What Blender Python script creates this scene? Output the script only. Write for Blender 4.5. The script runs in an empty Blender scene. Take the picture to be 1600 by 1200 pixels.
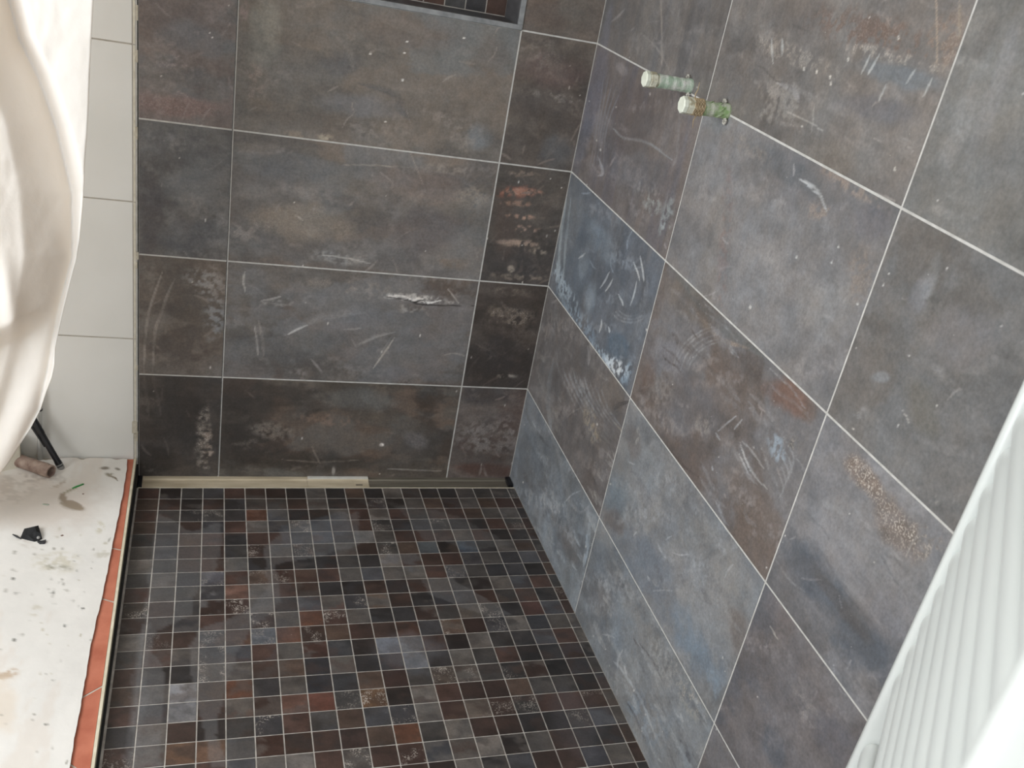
import bpy, bmesh, math, random
import numpy as np
from mathutils import Vector, Matrix

# ------------------------------------------------------------------ camera
SC = bpy.context.scene
COL = SC.collection
CAM = np.array([-0.8308329759, -2.220627309567, 1.4470757800])
FPX, CX, CY = 1505.458468693708, 878.6281099, 634.36399364
ROT = np.array([[0.9363238087109046, -0.2923668671535453, 0.19447195230142167],
                [0.03024284258057644, -0.4846295217615002, -0.8741965437530997],
                [0.3498329540134144, 0.8244124220486005, -0.44492815449037115]])
cam = bpy.data.cameras.new('camera')
camo = bpy.data.objects.new('camera', cam)
COL.objects.link(camo)
cam.sensor_width = 36.0
cam.lens = FPX / 1600 * 36
cam.shift_x = -(CX - 800) / 1600
cam.shift_y = (CY - 600) / 1600
cam.clip_start = 0.02
M = Matrix.Identity(4)
for r in range(3):
    M[r][0], M[r][1], M[r][2], M[r][3] = ROT[0][r], -ROT[1][r], -ROT[2][r], CAM[r]
camo.matrix_world = M
cam.dof.use_dof = True
cam.dof.focus_distance = 1.75
cam.dof.aperture_fstop = 8.0
SC.camera = camo

# ------------------------------------------------------------------ light, exposure
world = bpy.data.worlds.new('world')
SC.world = world
world.use_nodes = True
bg = world.node_tree.nodes['Background']
bg.inputs[0].default_value = (0.80, 0.90, 1.0, 1)
bg.inputs[1].default_value = 0.60


def area(name, loc, tgt, sx, sy, power, col):
    l = bpy.data.lights.new(name, 'AREA')
    l.shape = 'RECTANGLE'
    l.size, l.size_y, l.energy, l.color = sx, sy, power, col
    o = bpy.data.objects.new(name, l)
    COL.objects.link(o)
    o.location = loc
    o.rotation_euler = (Vector(tgt) - Vector(loc)).to_track_quat('-Z', 'Y').to_euler()
    return o


area('window_daylight', (-2.26, -1.55, 1.5), (-0.6, -0.55, 0.55), 1.1, 1.1, 29, (0.92, 0.96, 1.0))
area('unseen_overhead_fill', (-1.0, -2.2, 2.32), (-0.9, -1.9, 0.0), 0.5, 0.5, 3, (1.0, 0.97, 0.92))  # unseen fill light from above, no ceiling fitting stands here
vs = SC.view_settings
vs.view_transform = 'Standard'
vs.look = 'None'
vs.gamma = 1.0
vs.use_curve_mapping = False
vs.exposure = 0.5
SC.cycles.use_denoising = True


# ------------------------------------------------------------------ geometry helpers
def project(X, Y, Z):
    """photo pixel in which a point of the place is seen (used to lay tile patterns out on their surfaces)"""
    X, Y, Z = np.broadcast_arrays(X, Y, Z)
    d = np.stack([X - CAM[0], Y - CAM[1], Z - CAM[2]], -1)
    q = d @ ROT.T
    w = np.maximum(q[..., 2], 0.05)
    return CX + FPX * q[..., 0] / w, CY + FPX * q[..., 1] / w


def P(u, v, x=None, y=None, z=None):
    d = np.array([(u - CX) / FPX, (v - CY) / FPX, 1.0]) @ ROT
    if x is not None: t = (x - CAM[0]) / d[0]
    elif y is not None: t = (y - CAM[1]) / d[1]
    else: t = (z - CAM[2]) / d[2]
    return Vector(CAM + t * d)


def srgb(c):
    c = np.asarray(c, float) / 255.0
    return np.where(c <= 0.04045, c / 12.92, ((c + 0.055) / 1.055) ** 2.4)


def tone(c, k=1.12, sat=0.62, warm=(1.04, 0.99, 0.94)):
    """pigment of the tiles: greyed by the haze of reflected light, put into the colour"""
    g = c @ np.array([0.3, 0.55, 0.15])
    return np.clip((g[:, None] + (c - g[:, None]) * sat) * k * np.array(warm), 0.002, 1)


_tab = {}


def vn(x, y, seed):
    if seed not in _tab: _tab[seed] = np.random.RandomState(seed).rand(256, 256)
    T = _tab[seed]
    xi, yi = np.floor(x).astype(int), np.floor(y).astype(int)
    fx, fy = x - xi, y - yi
    fx, fy = fx * fx * (3 - 2 * fx), fy * fy * (3 - 2 * fy)
    a, b, c, d = T[yi & 255, xi & 255], T[yi & 255, (xi + 1) & 255], T[(yi + 1) & 255, xi & 255], T[(yi + 1) & 255, (xi + 1) & 255]
    return (a * (1 - fx) + b * fx) * (1 - fy) + (c * (1 - fx) + d * fx) * fy


def fbm(x, y, seed, octaves=5, gain=0.55):
    s, a, t = 0, 1.0, 0
    for o in range(octaves):
        s = s + a * vn(x * 2 ** o + 17.3 * o, y * 2 ** o + 5.1 * o, seed + o)
        t += a
        a *= gain
    return s / t          # about 0..1, mean .5


def sstep(a, b, x):
    t = np.clip((x - a) / (b - a), 0, 1)
    return t * t * (3 - 2 * t)


def mesh_np(name, V, F4, mats, parent=None, mat_idx=None, smooth=False, attrs=None):
    me = bpy.data.meshes.new(name)
    V = np.asarray(V, np.float32)
    F4 = np.asarray(F4, np.int32)
    me.vertices.add(len(V)); me.vertices.foreach_set('co', V.ravel())
    me.loops.add(F4.size); me.loops.foreach_set('vertex_index', F4.ravel())
    me.polygons.add(len(F4))
    me.polygons.foreach_set('loop_start', np.arange(0, F4.size, 4, dtype=np.int32))
    if mat_idx is not None: me.polygons.foreach_set('material_index', np.asarray(mat_idx, np.int32))
    me.polygons.foreach_set('use_smooth', np.full(len(F4), smooth))
    for m in (mats if isinstance(mats, (list, tuple)) else [mats]): me.materials.append(m)
    me.update(calc_edges=True)
    me.validate()
    for k, arr in (attrs or {}).items():
        at = me.attributes.new(k, 'FLOAT_COLOR', 'POINT')
        buf = np.ones((len(V), 4), np.float32)
        buf[:, :3] = arr
        at.data.foreach_set('color', buf.ravel())
    o = bpy.data.objects.new(name, me)
    COL.objects.link(o)
    if parent: o.parent = parent
    return o


def obj(name, bm, m, parent=None, smooth=False):
    me = bpy.data.meshes.new(name)
    bmesh.ops.recalc_face_normals(bm, faces=bm.faces)
    bm.to_mesh(me)
    bm.free()
    if smooth:
        for p in me.polygons: p.use_smooth = True
    for k in (m if isinstance(m, (list, tuple)) else [m]): me.materials.append(k)
    o = bpy.data.objects.new(name, me)
    COL.objects.link(o)
    if parent: o.parent = parent
    return o


def box(bm, a, b, bev=0.0, mi=0):
    vs_ = [bm.verts.new((x, y, z)) for x in (a[0], b[0]) for y in (a[1], b[1]) for z in (a[2], b[2])]
    idx = [(0, 1, 3, 2), (4, 6, 7, 5), (0, 4, 5, 1), (2, 3, 7, 6), (0, 2, 6, 4), (1, 5, 7, 3)]
    fs = [bm.faces.new([vs_[i] for i in f]) for f in idx]
    for f in fs: f.material_index = mi
    if bev > 0:
        es = list({e for f in fs for e in f.edges})
        bmesh.ops.bevel(bm, geom=es, offset=bev, segments=2, affect='EDGES', profile=0.7)


def tube(bm, pts, radii, n=20, cap=True, sx=1.0, up=None, mi=0):
    pts = [Vector(p) for p in pts]
    rings = []
    for i, p in enumerate(pts):
        t = (pts[min(i + 1, len(pts) - 1)] - pts[max(i - 1, 0)]).normalized()
        u = Vector(up) if up else (Vector((0, 0, 1)) if abs(t.z) < 0.9 else Vector((1, 0, 0)))
        s = t.cross(u).normalized()
        w = s.cross(t).normalized()
        r = radii[i] if isinstance(radii, (list, tuple)) else radii
        rx, rz = (r if isinstance(r, tuple) else (r * sx, r))
        rings.append([bm.verts.new(p + s * (rx * math.cos(2 * math.pi * k / n)) + w * (rz * math.sin(2 * math.pi * k / n))) for k in range(n)])
    for a, b in zip(rings, rings[1:]):
        for k in range(n):
            f = bm.faces.new((a[k], a[(k + 1) % n], b[(k + 1) % n], b[k]))
            f.material_index = mi
    if cap:
        for r in (rings[0], rings[-1]):
            f = bm.faces.new(r)
            f.material_index = mi
    return rings


def prism(bm, pts, z0, z1):
    a = [bm.verts.new((p[0], p[1], z0)) for p in pts]
    b = [bm.verts.new((p[0], p[1], z1)) for p in pts]
    n = len(pts)
    bm.faces.new(b)
    bm.faces.new(a[::-1])
    for i in range(n): bm.faces.new((a[i], a[(i + 1) % n], b[(i + 1) % n], b[i]))


def tag(o, label=None, cat=None, group=None, kind=None):
    if label: o['label'] = label
    if cat: o['category'] = cat
    if group: o['group'] = group
    if kind: o['kind'] = kind
    return o


def thing(name, loc, label, cat, group=None):
    o = bpy.data.objects.new(name, None)
    o.empty_display_size = 0.05
    COL.objects.link(o)
    o.location = loc
    bpy.context.view_layer.update()
    return tag(o, label, cat, group)


def adopt(root, *kids):
    for k in kids:
        k.parent = root
        k.matrix_parent_inverse = Matrix.Translation(root.location).inverted()


# ------------------------------------------------------------------ materials
def newmat(name):
    m = bpy.data.materials.new(name)
    m.use_nodes = True
    nt = m.node_tree
    return m, nt, nt.nodes['Principled BSDF']


def N(nt, typ, **kw):
    n = nt.nodes.new(typ)
    for k, v in kw.items():
        if k.startswith('i_'):
            n.inputs[int(k[2:]) if k[2:].isdigit() else k[2:].replace('_', ' ')].default_value = v
        else: setattr(n, k, v)
    return n


def noisy(name, c1, c2, scale=12, rough=0.5, bump=0.1, detail=6, spec=0.5, metal=0.0, bscale=None, stretch=(1, 1, 1), lo=0.3, hi=0.7):
    m, nt, b = newmat(name)
    L = nt.links.new
    tc = N(nt, 'ShaderNodeTexCoord')
    mp = N(nt, 'ShaderNodeMapping'); mp.inputs['Scale'].default_value = stretch
    L(tc.outputs['Object'], mp.inputs[0])
    n = N(nt, 'ShaderNodeTexNoise'); n.inputs['Scale'].default_value = scale; n.inputs['Detail'].default_value = detail
    L(mp.outputs[0], n.inputs['Vector'])
    r = N(nt, 'ShaderNodeValToRGB')
    r.color_ramp.elements[0].position, r.color_ramp.elements[1].position = lo, hi
    r.color_ramp.elements[0].color = (*srgb(c1), 1)
    r.color_ramp.elements[1].color = (*srgb(c2), 1)
    L(n.outputs[0], r.inputs[0])
    L(r.outputs[0], b.inputs['Base Color'])
    b.inputs['Roughness'].default_value = rough
    b.inputs['Specular IOR Level'].default_value = spec
    b.inputs['Metallic'].default_value = metal
    if bump:
        n2 = N(nt, 'ShaderNodeTexNoise'); n2.inputs['Scale'].default_value = bscale or scale * 6; n2.inputs['Detail'].default_value = 6
        L(mp.outputs[0], n2.inputs['Vector'])
        bp = N(nt, 'ShaderNodeBump'); bp.inputs['Strength'].default_value = bump; bp.inputs['Distance'].default_value = 0.002
        L(n2.outputs[0], bp.inputs['Height'])
        L(bp.outputs[0], b.inputs['Normal'])
    return m


def tile_material(name, rough0=0.30, rough1=0.55, bump=0.25, fine=170, crust_col=(184, 174, 164), spec=0.5):
    """glazed stone-look tile: painted pattern (Pattern), mottling, pitted crust where Marks.r says so, dusty film where Marks.g says so"""
    m, nt, b = newmat(name)
    L = nt.links.new
    tc = N(nt, 'ShaderNodeTexCoord')
    pa = N(nt, 'ShaderNodeAttribute', attribute_name='Pattern')
    mk = N(nt, 'ShaderNodeAttribute', attribute_name='Marks')
    sep = N(nt, 'ShaderNodeSeparateColor'); L(mk.outputs['Color'], sep.inputs[0])

    def noise(sc, det=6, rg=0.6, st=(1, 1, 1)):
        mp = N(nt, 'ShaderNodeMapping'); mp.inputs['Scale'].default_value = st
        L(tc.outputs['Object'], mp.inputs[0])
        n = N(nt, 'ShaderNodeTexNoise'); n.inputs['Scale'].default_value = sc
        n.inputs['Detail'].default_value = det; n.inputs['Roughness'].default_value = rg
        L(mp.outputs[0], n.inputs['Vector'])
        return n.outputs[0]

    def mr(src, a, b_, c, d):
        n = N(nt, 'ShaderNodeMapRange')
        L(src, n.inputs[0])
        for i, v in zip((1, 2, 3, 4), (a, b_, c, d)): n.inputs[i].default_value = v
        return n.outputs[0]

    def math_(op, x, y):
        n = N(nt, 'ShaderNodeMath', operation=op)
        for i, s in enumerate((x, y)):
            if isinstance(s, (int, float)): n.inputs[i].default_value = s
            else: L(s, n.inputs[i])
        return n.outputs[0]

    def mix(f, a, b_, blend='MIX'):
        n = N(nt, 'ShaderNodeMix', data_type='RGBA', blend_type=blend)
        for i, s in ((0, f), (6, a), (7, b_)):
            if isinstance(s, (int, float)): n.inputs[i].default_value = s
            elif isinstance(s, tuple): n.inputs[i].default_value = s
            else: L(s, n.inputs[i])
        return n.outputs[2]

    fn = noise(fine, 8, 0.7)
    mott = math_('MULTIPLY', mr(fn, 0.3, 0.7, 0.8, 1.2), mr(noise(34, 10, 0.78), 0.35, 0.65, 0.84, 1.17))
    comb = N(nt, 'ShaderNodeCombineColor')
    for i in range(3): L(mott, comb.inputs[i])
    c = mix(1.0, pa.outputs['Color'], comb.outputs[0], 'MULTIPLY')
    warm = mr(noise(13, 8, 0.7), 0.38, 0.62, 0.0, 1.0)
    tint = mix(warm, (0.90, 1.0, 1.12, 1), (1.12, 0.99, 0.88, 1))
    c = mix(0.3, c, tint, 'MULTIPLY')
    # film
    film = math_('MULTIPLY', sep.outputs[1], mr(noise(60, 6, 0.7, (1, 1, 0.6)), 0.35, 0.65, 0.35, 1.0))
    c = mix(film, c, (*srgb((150, 156, 162)), 1))
    # crust: pitted granular
    cr = noise(330, 3, 0.5)
    crm = mr(math_('ADD', math_('MULTIPLY', cr, 0.75), math_('MULTIPLY', noise(75, 4, 0.6), 0.35)), 0.56, 0.64, 0.0, 1.0)
    crm = math_('MULTIPLY', crm, sep.outputs[0])
    c = mix(crm, c, (*srgb(crust_col), 1))
    # rare tiny chips / dried splashes
    vo = N(nt, 'ShaderNodeTexVoronoi'); vo.inputs['Scale'].default_value = 42
    L(tc.outputs['Object'], vo.inputs['Vector'])
    sc_ = N(nt, 'ShaderNodeSeparateColor'); L(vo.outputs['Color'], sc_.inputs[0])
    rare = mr(sc_.outputs[0], 0.97, 0.975, 0.0, 1.0)
    dot = math_('MULTIPLY', mr(vo.outputs['Distance'], 0.02, 0.045, 0.7, 0.0), rare)
    c = mix(dot, c, (*srgb((196, 194, 188)), 1))
    L(c, b.inputs['Base Color'])
    ro = mr(noise(9, 4), 0.3, 0.7, rough0, rough1)
    ro2 = math_('ADD', ro, math_('MULTIPLY', sep.outputs[1], 0.15))
    L(ro2, b.inputs['Roughness'])
    b.inputs['Specular IOR Level'].default_value = spec
    h = math_('ADD', math_('MULTIPLY', fn, 0.5), math_('MULTIPLY', crm, 0.8))
    bp = N(nt, 'ShaderNodeBump'); bp.inputs['Strength'].default_value = bump; bp.inputs['Distance'].default_value = 0.0012
    L(h, bp.inputs['Height']); L(bp.outputs[0], b.inputs['Normal'])
    return m


M_TILE = tile_material('stone_look_tile', 0.34, 0.6, 0.22)
M_MOSAIC = tile_material('mosaic_tile', 0.32, 0.5, 0.15, fine=220)
M_GROUT = noisy('light_grout', (176, 173, 167), (206, 203, 198), 60, 0.9, 0.3)
M_GROUT_F = noisy('mosaic_grout', (158, 150, 142), (196, 190, 182), 60, 0.9, 0.3)
M_WHITE_TILE = noisy('white_glazed_tile', (222, 220, 214), (230, 228, 223), 5, 0.25, 0.02)
M_WGROUT = noisy('white_wall_grout', (168, 160, 148), (190, 183, 172), 50, 0.9, 0.2)
M_PLASTER = noisy('white_plaster', (225, 223, 218), (236, 234, 230), 8, 0.8, 0.1)
M_TERRA = noisy('terracotta', (172, 96, 72), (196, 120, 94), 22, 0.7, 0.15)
M_TGROUT = noisy('terracotta_joint', (170, 160, 145), (200, 192, 178), 50, 0.9, 0.3)
M_CREAM = noisy('cream_profile', (196, 186, 160), (224, 215, 192), 40, 0.5, 0.1)
M_BLACK = noisy('black_plastic', (16, 16, 19), (30, 30, 34), 40, 0.4, 0.1)
M_BLACKR = noisy('black_rubber', (24, 24, 26), (52, 52, 54), 90, 0.55, 0.3)
M_DARKGAP = noisy('gap_shade', (18, 17, 17), (30, 28, 27), 60, 0.7, 0.2)
M_GREY = noisy('grey_dusty', (120, 118, 114), (170, 167, 162), 60, 0.7, 0.2)
M_RAD = noisy('white_enamel', (214, 217, 213), (220, 222, 218), 3, 0.3, 0.0)
M_PROFGREY = noisy('grey_profile', (116, 117, 118), (146, 147, 147), 60, 0.4, 0.1)
M_DRAIN_F = noisy('protective_film_beige', (170, 156, 132), (196, 182, 158), 30, 0.45, 0.15, stretch=(0.4, 2, 1))
M_DRAIN_S = noisy('brushed_steel', (118, 112, 100), (150, 143, 130), 60, 0.35, 0.1, metal=0.6, stretch=(0.15, 3, 3))
M_DRAIN_B = noisy('steel_highlight', (225, 222, 212), (245, 243, 236), 60, 0.25, 0.05, metal=0.3)
M_PIPE_G = noisy('green_plastic_mortared', (132, 158, 106), (178, 180, 164), 70, 0.6, 0.5, lo=0.4, hi=0.62)
M_PIPE_W = noisy('grey_green_plastic_mortared', (162, 180, 160), (206, 204, 198), 70, 0.6, 0.5, lo=0.4, hi=0.62)
M_CAP = noisy('ivory_plug', (206, 208, 192), (226, 228, 214), 40, 0.45, 0.15)
M_CAP2 = noisy('ivory_plug_dirty', (160, 152, 128), (208, 206, 188), 90, 0.6, 0.4, lo=0.38, hi=0.55)
M_HEMP = noisy('hemp_thread', (178, 150, 112), (216, 196, 162), 240, 0.9, 0.9, stretch=(3, 1, 1))
M_CARD = noisy('brown_roll', (122, 98, 88), (176, 156, 142), 55, 0.8, 0.3)
M_CARDIN = noisy('brown_roll_inside', (96, 74, 66), (140, 112, 100), 55, 0.8, 0.3)
M_GREENP = noisy('green_plastic', (44, 132, 62), (74, 158, 84), 60, 0.4, 0.1)
M_PALEGREY = noisy('pale_grey_tube', (190, 190, 186), (214, 213, 208), 40, 0.5, 0.1)
M_MORTAR = noisy('dried_mortar', (150, 144, 132), (204, 200, 190), 120, 0.9, 0.8)
M_PALEGREEN = noisy('pale_grey_green', (146, 154, 138), (176, 182, 166), 60, 0.7, 0.2)
M_BROWNP = noisy('brown_pebble', (96, 76, 66), (130, 104, 92), 60, 0.8, 0.4)


def sheet_plastic():
    m, nt, b = newmat('white_sheeting')
    L = nt.links.new
    tc = N(nt, 'ShaderNodeTexCoord')
    n = N(nt, 'ShaderNodeTexNoise'); n.inputs['Scale'].default_value = 90; n.inputs['Detail'].default_value = 5
    L(tc.outputs['Object'], n.inputs['Vector'])
    bp = N(nt, 'ShaderNodeBump'); bp.inputs['Strength'].default_value = 0.25; bp.inputs['Distance'].default_value = 0.002
    L(n.outputs[0], bp.inputs['Height']); L(bp.outputs[0], b.inputs['Normal'])
    b.inputs['Base Color'].default_value = (*srgb((250, 250, 247)), 1)
    b.inputs['Roughness'].default_value = 0.38
    tr = N(nt, 'ShaderNodeBsdfTranslucent'); tr.inputs[0].default_value = (*srgb((246, 222, 190)), 1)
    mx = N(nt, 'ShaderNodeMixShader'); mx.inputs[0].default_value = 0.36
    out = nt.nodes['Material Output']
    L(b.outputs[0], mx.inputs[1]); L(tr.outputs[0], mx.inputs[2]); L(mx.outputs[0], out.inputs[0])
    return m


M_SHEETING = sheet_plastic()


# ------------------------------------------------------------------ pattern canvas
class Canvas:
    """colour and wear pattern over the vertices of one tiled surface; a, b = metres along the surface, u, v = photo pixels"""

    def __init__(s, a, b, u, v, tid, seed):
        s.a, s.b, s.u, s.v, s.tid, s.seed = a, b, u, v, tid, seed
        s.c = np.zeros((len(a), 3))
        s.mk = np.zeros((len(a), 3))
        s.wx = (fbm(a * 28, b * 28, seed + 300, 4) - 0.5) * 2
        s.wy = (fbm(a * 28, b * 28, seed + 340, 4) - 0.5) * 2
        s.fine = (fbm(a * 110, b * 110, seed + 380, 3) - 0.5) * 2

    def base(s, tile, col, var=0.25, blotch=None, streak=(3, 14), k=None):
        """mottled ground of one tile; blotch = list of (colour, amount, threshold)"""
        i = s.tid == tile
        if not i.any(): return
        A, B = s.a[i], s.b[i]
        sd = s.seed + (tile * 13) % 97
        n = fbm(A * streak[0] + tile * 3.7, B * streak[1] + tile * 1.9, sd, 6, 0.62)
        n2 = fbm(A * streak[0] * 2.3 + 9, B * streak[0] * 2.3 + tile, sd + 20, 5)
        fl = np.clip(fbm(A * streak[0] * 6 + 5, B * streak[1] * 4 + tile, sd + 60, 5, .7) - .5, -.3, .3)
        c = srgb(col)[None, :] * (1 + var * 3.2 * (n - 0.5) + var * 2.0 * (n2 - 0.5) + var * 2.0 * fl)[:, None]
        for q, (bc, am, th) in enumerate(blotch or []):
            m = fbm(A * streak[0] * 1.4 + q * 31 + tile, B * (streak[1] * 0.55) + q * 7, sd + 40 + q * 7, 6, 0.6)
            m = (sstep(th - 0.03, th + 0.055, m) * am)[:, None]
            c = c * (1 - m) + srgb(bc)[None, :] * m * (1 + var * (n - 0.5))[:, None]
        s.c[i] = c

    def _apply(s, m, col, tile, crust=0, film=0, sel=None):
        if sel is None: sel = slice(None)
        if tile is not None: m = m * (s.tid[sel] == tile)
        if col is not None: s.c[sel] += (srgb(col)[None, :] - s.c[sel]) * m[:, None]
        if crust: s.mk[sel, 0] = np.clip(s.mk[sel, 0] + m * crust, 0, 1)
        if film: s.mk[sel, 1] = np.clip(s.mk[sel, 1] + m * film, 0, 1)

    def blob(s, u, v, ru, rv, ang, col, al, soft=0.5, warp=0.35, tile=None, crust=0, film=0, brk=0):
        c, sn = math.cos(math.radians(ang)), math.sin(math.radians(ang))
        R_ = max(ru, rv) * (1.4 + warp)
        sel = np.where((abs(s.u - u) < R_) & (abs(s.v - v) < R_))[0]
        if not len(sel): return
        du, dv = s.u[sel] - u, s.v[sel] - v
        x, y = (du * c + dv * sn) / ru, (-du * sn + dv * c) / rv
        d = np.sqrt((x + s.wx[sel] * warp) ** 2 + (y + s.wy[sel] * warp) ** 2)
        m = 1 - sstep(1 - soft, 1 + soft * 0.3, d)
        if brk: m = m * sstep(-brk * 0.3, brk * 0.35, s.fine[sel] + s.wx[sel] * 0.5)
        s._apply(m * al, col, tile, crust, film, sel)

    def stroke(s, pts, w, col, al, tile=None, warp=1.0, brk=0.0, crust=0, film=0, taper=True):
        pts = np.array(pts, float)
        lo, hi = pts.min(0) - 3 * w - 6, pts.max(0) + 3 * w + 6
        sel = np.where((s.u > lo[0]) & (s.u < hi[0]) & (s.v > lo[1]) & (s.v < hi[1]))[0]
        if not len(sel): return
        if len(pts) > 2:                      # smooth the path
            P_ = np.vstack([2 * pts[0] - pts[1], pts, 2 * pts[-1] - pts[-2]])
            o_ = []
            for k in range(1, len(P_) - 2):
                for f in np.linspace(0, 1, 5)[:-1]:
                    a_, b_, c_, d_ = P_[k - 1:k + 3]
                    o_.append(.5 * (2 * b_ + (c_ - a_) * f + (2 * a_ - 5 * b_ + 4 * c_ - d_) * f * f + (-a_ + 3 * b_ - 3 * c_ + d_) * f ** 3))
            pts = np.array(o_ + [pts[-1]])
        best = np.full(len(sel), 1e9)
        tt = np.zeros(len(sel)); sd = np.zeros(len(sel))
        n = len(pts) - 1
        uu, vv = s.u[sel] + s.fine[sel] * warp * w * 0.3, s.v[sel] + s.wx[sel] * warp * w * 0.3
        for k in range(n):
            p, q = pts[k], pts[k + 1]
            d = q - p
            t = np.clip(((uu - p[0]) * d[0] + (vv - p[1]) * d[1]) / (d @ d), 0, 1)
            dist = np.hypot(uu - p[0] - t * d[0], vv - p[1] - t * d[1])
            j = dist < best
            best[j] = dist[j]
            tt[j] = ((k + t) / n)[j]
            sd[j] = (((uu - p[0]) * d[1] - (vv - p[1]) * d[0]) / np.hypot(*d))[j]
        ww = w * (np.sin(np.pi * np.clip(tt, 0.03, 0.97)) ** 0.5 if taper else 1.0)
        al = min(1.0, al * 1.5)
        m = 1 - sstep(0.35, 1.0, best / np.maximum(ww, 0.1))
        if w > 3: m = m * (.55 + .45 * sstep(.3, .7, vn(sd * .55 + 40, tt * 4, 990)))
        if brk: m = m * (.35 + .65 * sstep(-0.5 * brk, 0.5 * brk, s.fine[sel] + s.wy[sel] * 0.6))
        s._apply(m * al, col, tile, crust, film, sel)

    def arc(s, u, v, r0, r1, a0, a1, w, col, al, tile=None, ang=0, **kw):
        c, sn = math.cos(math.radians(ang)), math.sin(math.radians(ang))
        pts = []
        for k in range(9):
            t = math.radians(a0 + (a1 - a0) * k / 8)
            x, y = r0 * math.cos(t), r1 * math.sin(t)
            pts.append((u + x * c - y * sn, v + x * sn + y * c))
        s.stroke(pts, w, col, al, tile, **kw)


def detail(cv, seed, tiles):
    """small random wear on every tile: faint scratches, wiped streaks, pitted spots, darker clouds"""
    r = np.random.RandomState(seed)
    for t in tiles:
        i = np.where(cv.tid == t)[0]
        if not len(i): continue
        mean = cv.c[i].mean(0)
        lt, dk = np.clip(mean * 1.75, 0, .5), mean * .6
        inv = lambda c: np.where(c <= .0031308, c * 12.92, 1.055 * np.maximum(c, 1e-6) ** (1 / 2.4) - .055) * 255
        lt, dk = inv(lt), inv(dk)
        u0, u1, v0, v1 = cv.u[i].min(), cv.u[i].max(), cv.v[i].min(), cv.v[i].max()
        for k in range(40):
            p = i[r.randint(len(i))]
            u, v = cv.u[p], cv.v[p]
            q = r.rand()
            if q < .12:                          # wiped, bristly smear
                a, L = r.uniform(-1.0, 1.8), r.uniform(30, 90)
                cvb = r.uniform(-.18, .18) * L
                cv.stroke([(u, v), (u + L * math.cos(a) / 2 - cvb * math.sin(a), v + L * math.sin(a) / 2 + cvb * math.cos(a)), (u + L * math.cos(a), v + L * math.sin(a))], r.uniform(6, 16), lt, r.uniform(.08, .22), tile=t, warp=.5)
            elif q < .34:
                a, L = r.uniform(-1.2, 1.9), r.uniform(6, 34)
                cvb = r.uniform(-.1, .1) * L
                cv.stroke([(u, v), (u + L * math.cos(a) / 2 - cvb * math.sin(a), v + L * math.sin(a) / 2 + cvb * math.cos(a)), (u + L * math.cos(a), v + L * math.sin(a))], r.uniform(1.2, 3.2), lt, r.uniform(.2, .6), tile=t, warp=.5, brk=r.choice([0, .6]))
            elif q < .62:
                s_ = r.uniform(8, 34)
                cv.blob(u, v, s_ * r.uniform(1, 2.4), s_ * .5, r.uniform(-20, 60), lt, r.uniform(.15, .4), tile=t, warp=.9, brk=1, crust=r.choice([0, .2, .35]))
            elif q < .92:
                s_ = r.uniform(12, 44)
                cv.blob(u, v, s_ * r.uniform(1, 2), s_ * .6, r.uniform(-20, 60), dk, r.uniform(.15, .4), tile=t, warp=.8)
            else:
                s_ = r.uniform(.8, 1.7)
                cv.blob(u, v, s_, s_ * r.uniform(1, 2), 0, (205, 202, 196), r.uniform(.4, .9), tile=t, warp=.2)


def build_tiles(rects, step, skirt, to3, ids):
    """rects (a0,a1,b0,b1): finely gridded tile faces with side skirts; to3(a,b,h) -> xyz with h = height above the bed"""
    VA, VB, VH, TID, FA = [], [], [], [], []
    off = 0
    for (a0, a1, b0, b1), t in zip(rects, ids):
        na, nb = max(2, int(round((a1 - a0) / step)) + 1), max(2, int(round((b1 - b0) / step)) + 1)
        ga, gb = np.linspace(a0, a1, na), np.linspace(b0, b1, nb)
        e = 0.0005
        ga = np.concatenate([[a0], [a0 + e], ga[1:-1], [a1 - e], [a1]]); gb = np.concatenate([[b0], [b0 + e], gb[1:-1], [b1 - e], [b1]])
        na += 2; nb += 2
        A, B = np.meshgrid(ga, gb, indexing='ij')
        H = np.full(A.shape, skirt)
        H[[0, -1], :] = -0.0005
        H[:, [0, -1]] = -0.0005
        VA.append(A.ravel()); VB.append(B.ravel()); VH.append(H.ravel()); TID.append(np.full(A.size, t))
        i = (np.arange(na - 1)[:, None] * nb + np.arange(nb - 1)[None, :]).ravel() + off
        FA.append(np.stack([i, i + nb, i + nb + 1, i + 1], 1))
        off += A.size
    A, B, H, T = map(np.concatenate, (VA, VB, VH, TID))
    return A, B, H, T, np.concatenate(FA), to3(A, B, H)


def add_quad(V, F, MI, pts, mi):
    """append a quad (bed, slab side) to the mesh arrays"""
    n = len(V)
    V = np.concatenate([V, np.array(pts, float)])
    F = np.concatenate([F, [[n, n + 1, n + 2, n + 3]]])
    MI = np.concatenate([MI, [mi]])
    return V, F, MI


# ------------------------------------------------------------------ tiled back wall (dark)
TH = 0.302
ZJ = [-0.02] + [0.298 + TH * k for k in range(7)]          # horizontal joints, floor up
G = 0.0031                                                  # joint width
XL, X1, X2 = -0.9757, -0.7871, -0.1851
NZ0, NZ1 = ZJ[4], ZJ[5]                                     # niche fills the middle tile of course five


def cols_rects(cols, skip=()):
    rects, ids = [], []
    for ci, (a0, a1) in enumerate(cols):
        for r in range(7):
            if (ci, r + 1) in skip: continue
            z0 = ZJ[r] + (G / 2 if r else 0)
            rects.append((a0 + G / 2, a1 - G / 2, z0, ZJ[r + 1] - G / 2)); ids.append(ci * 10 + r + 1)
    return rects, ids


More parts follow.
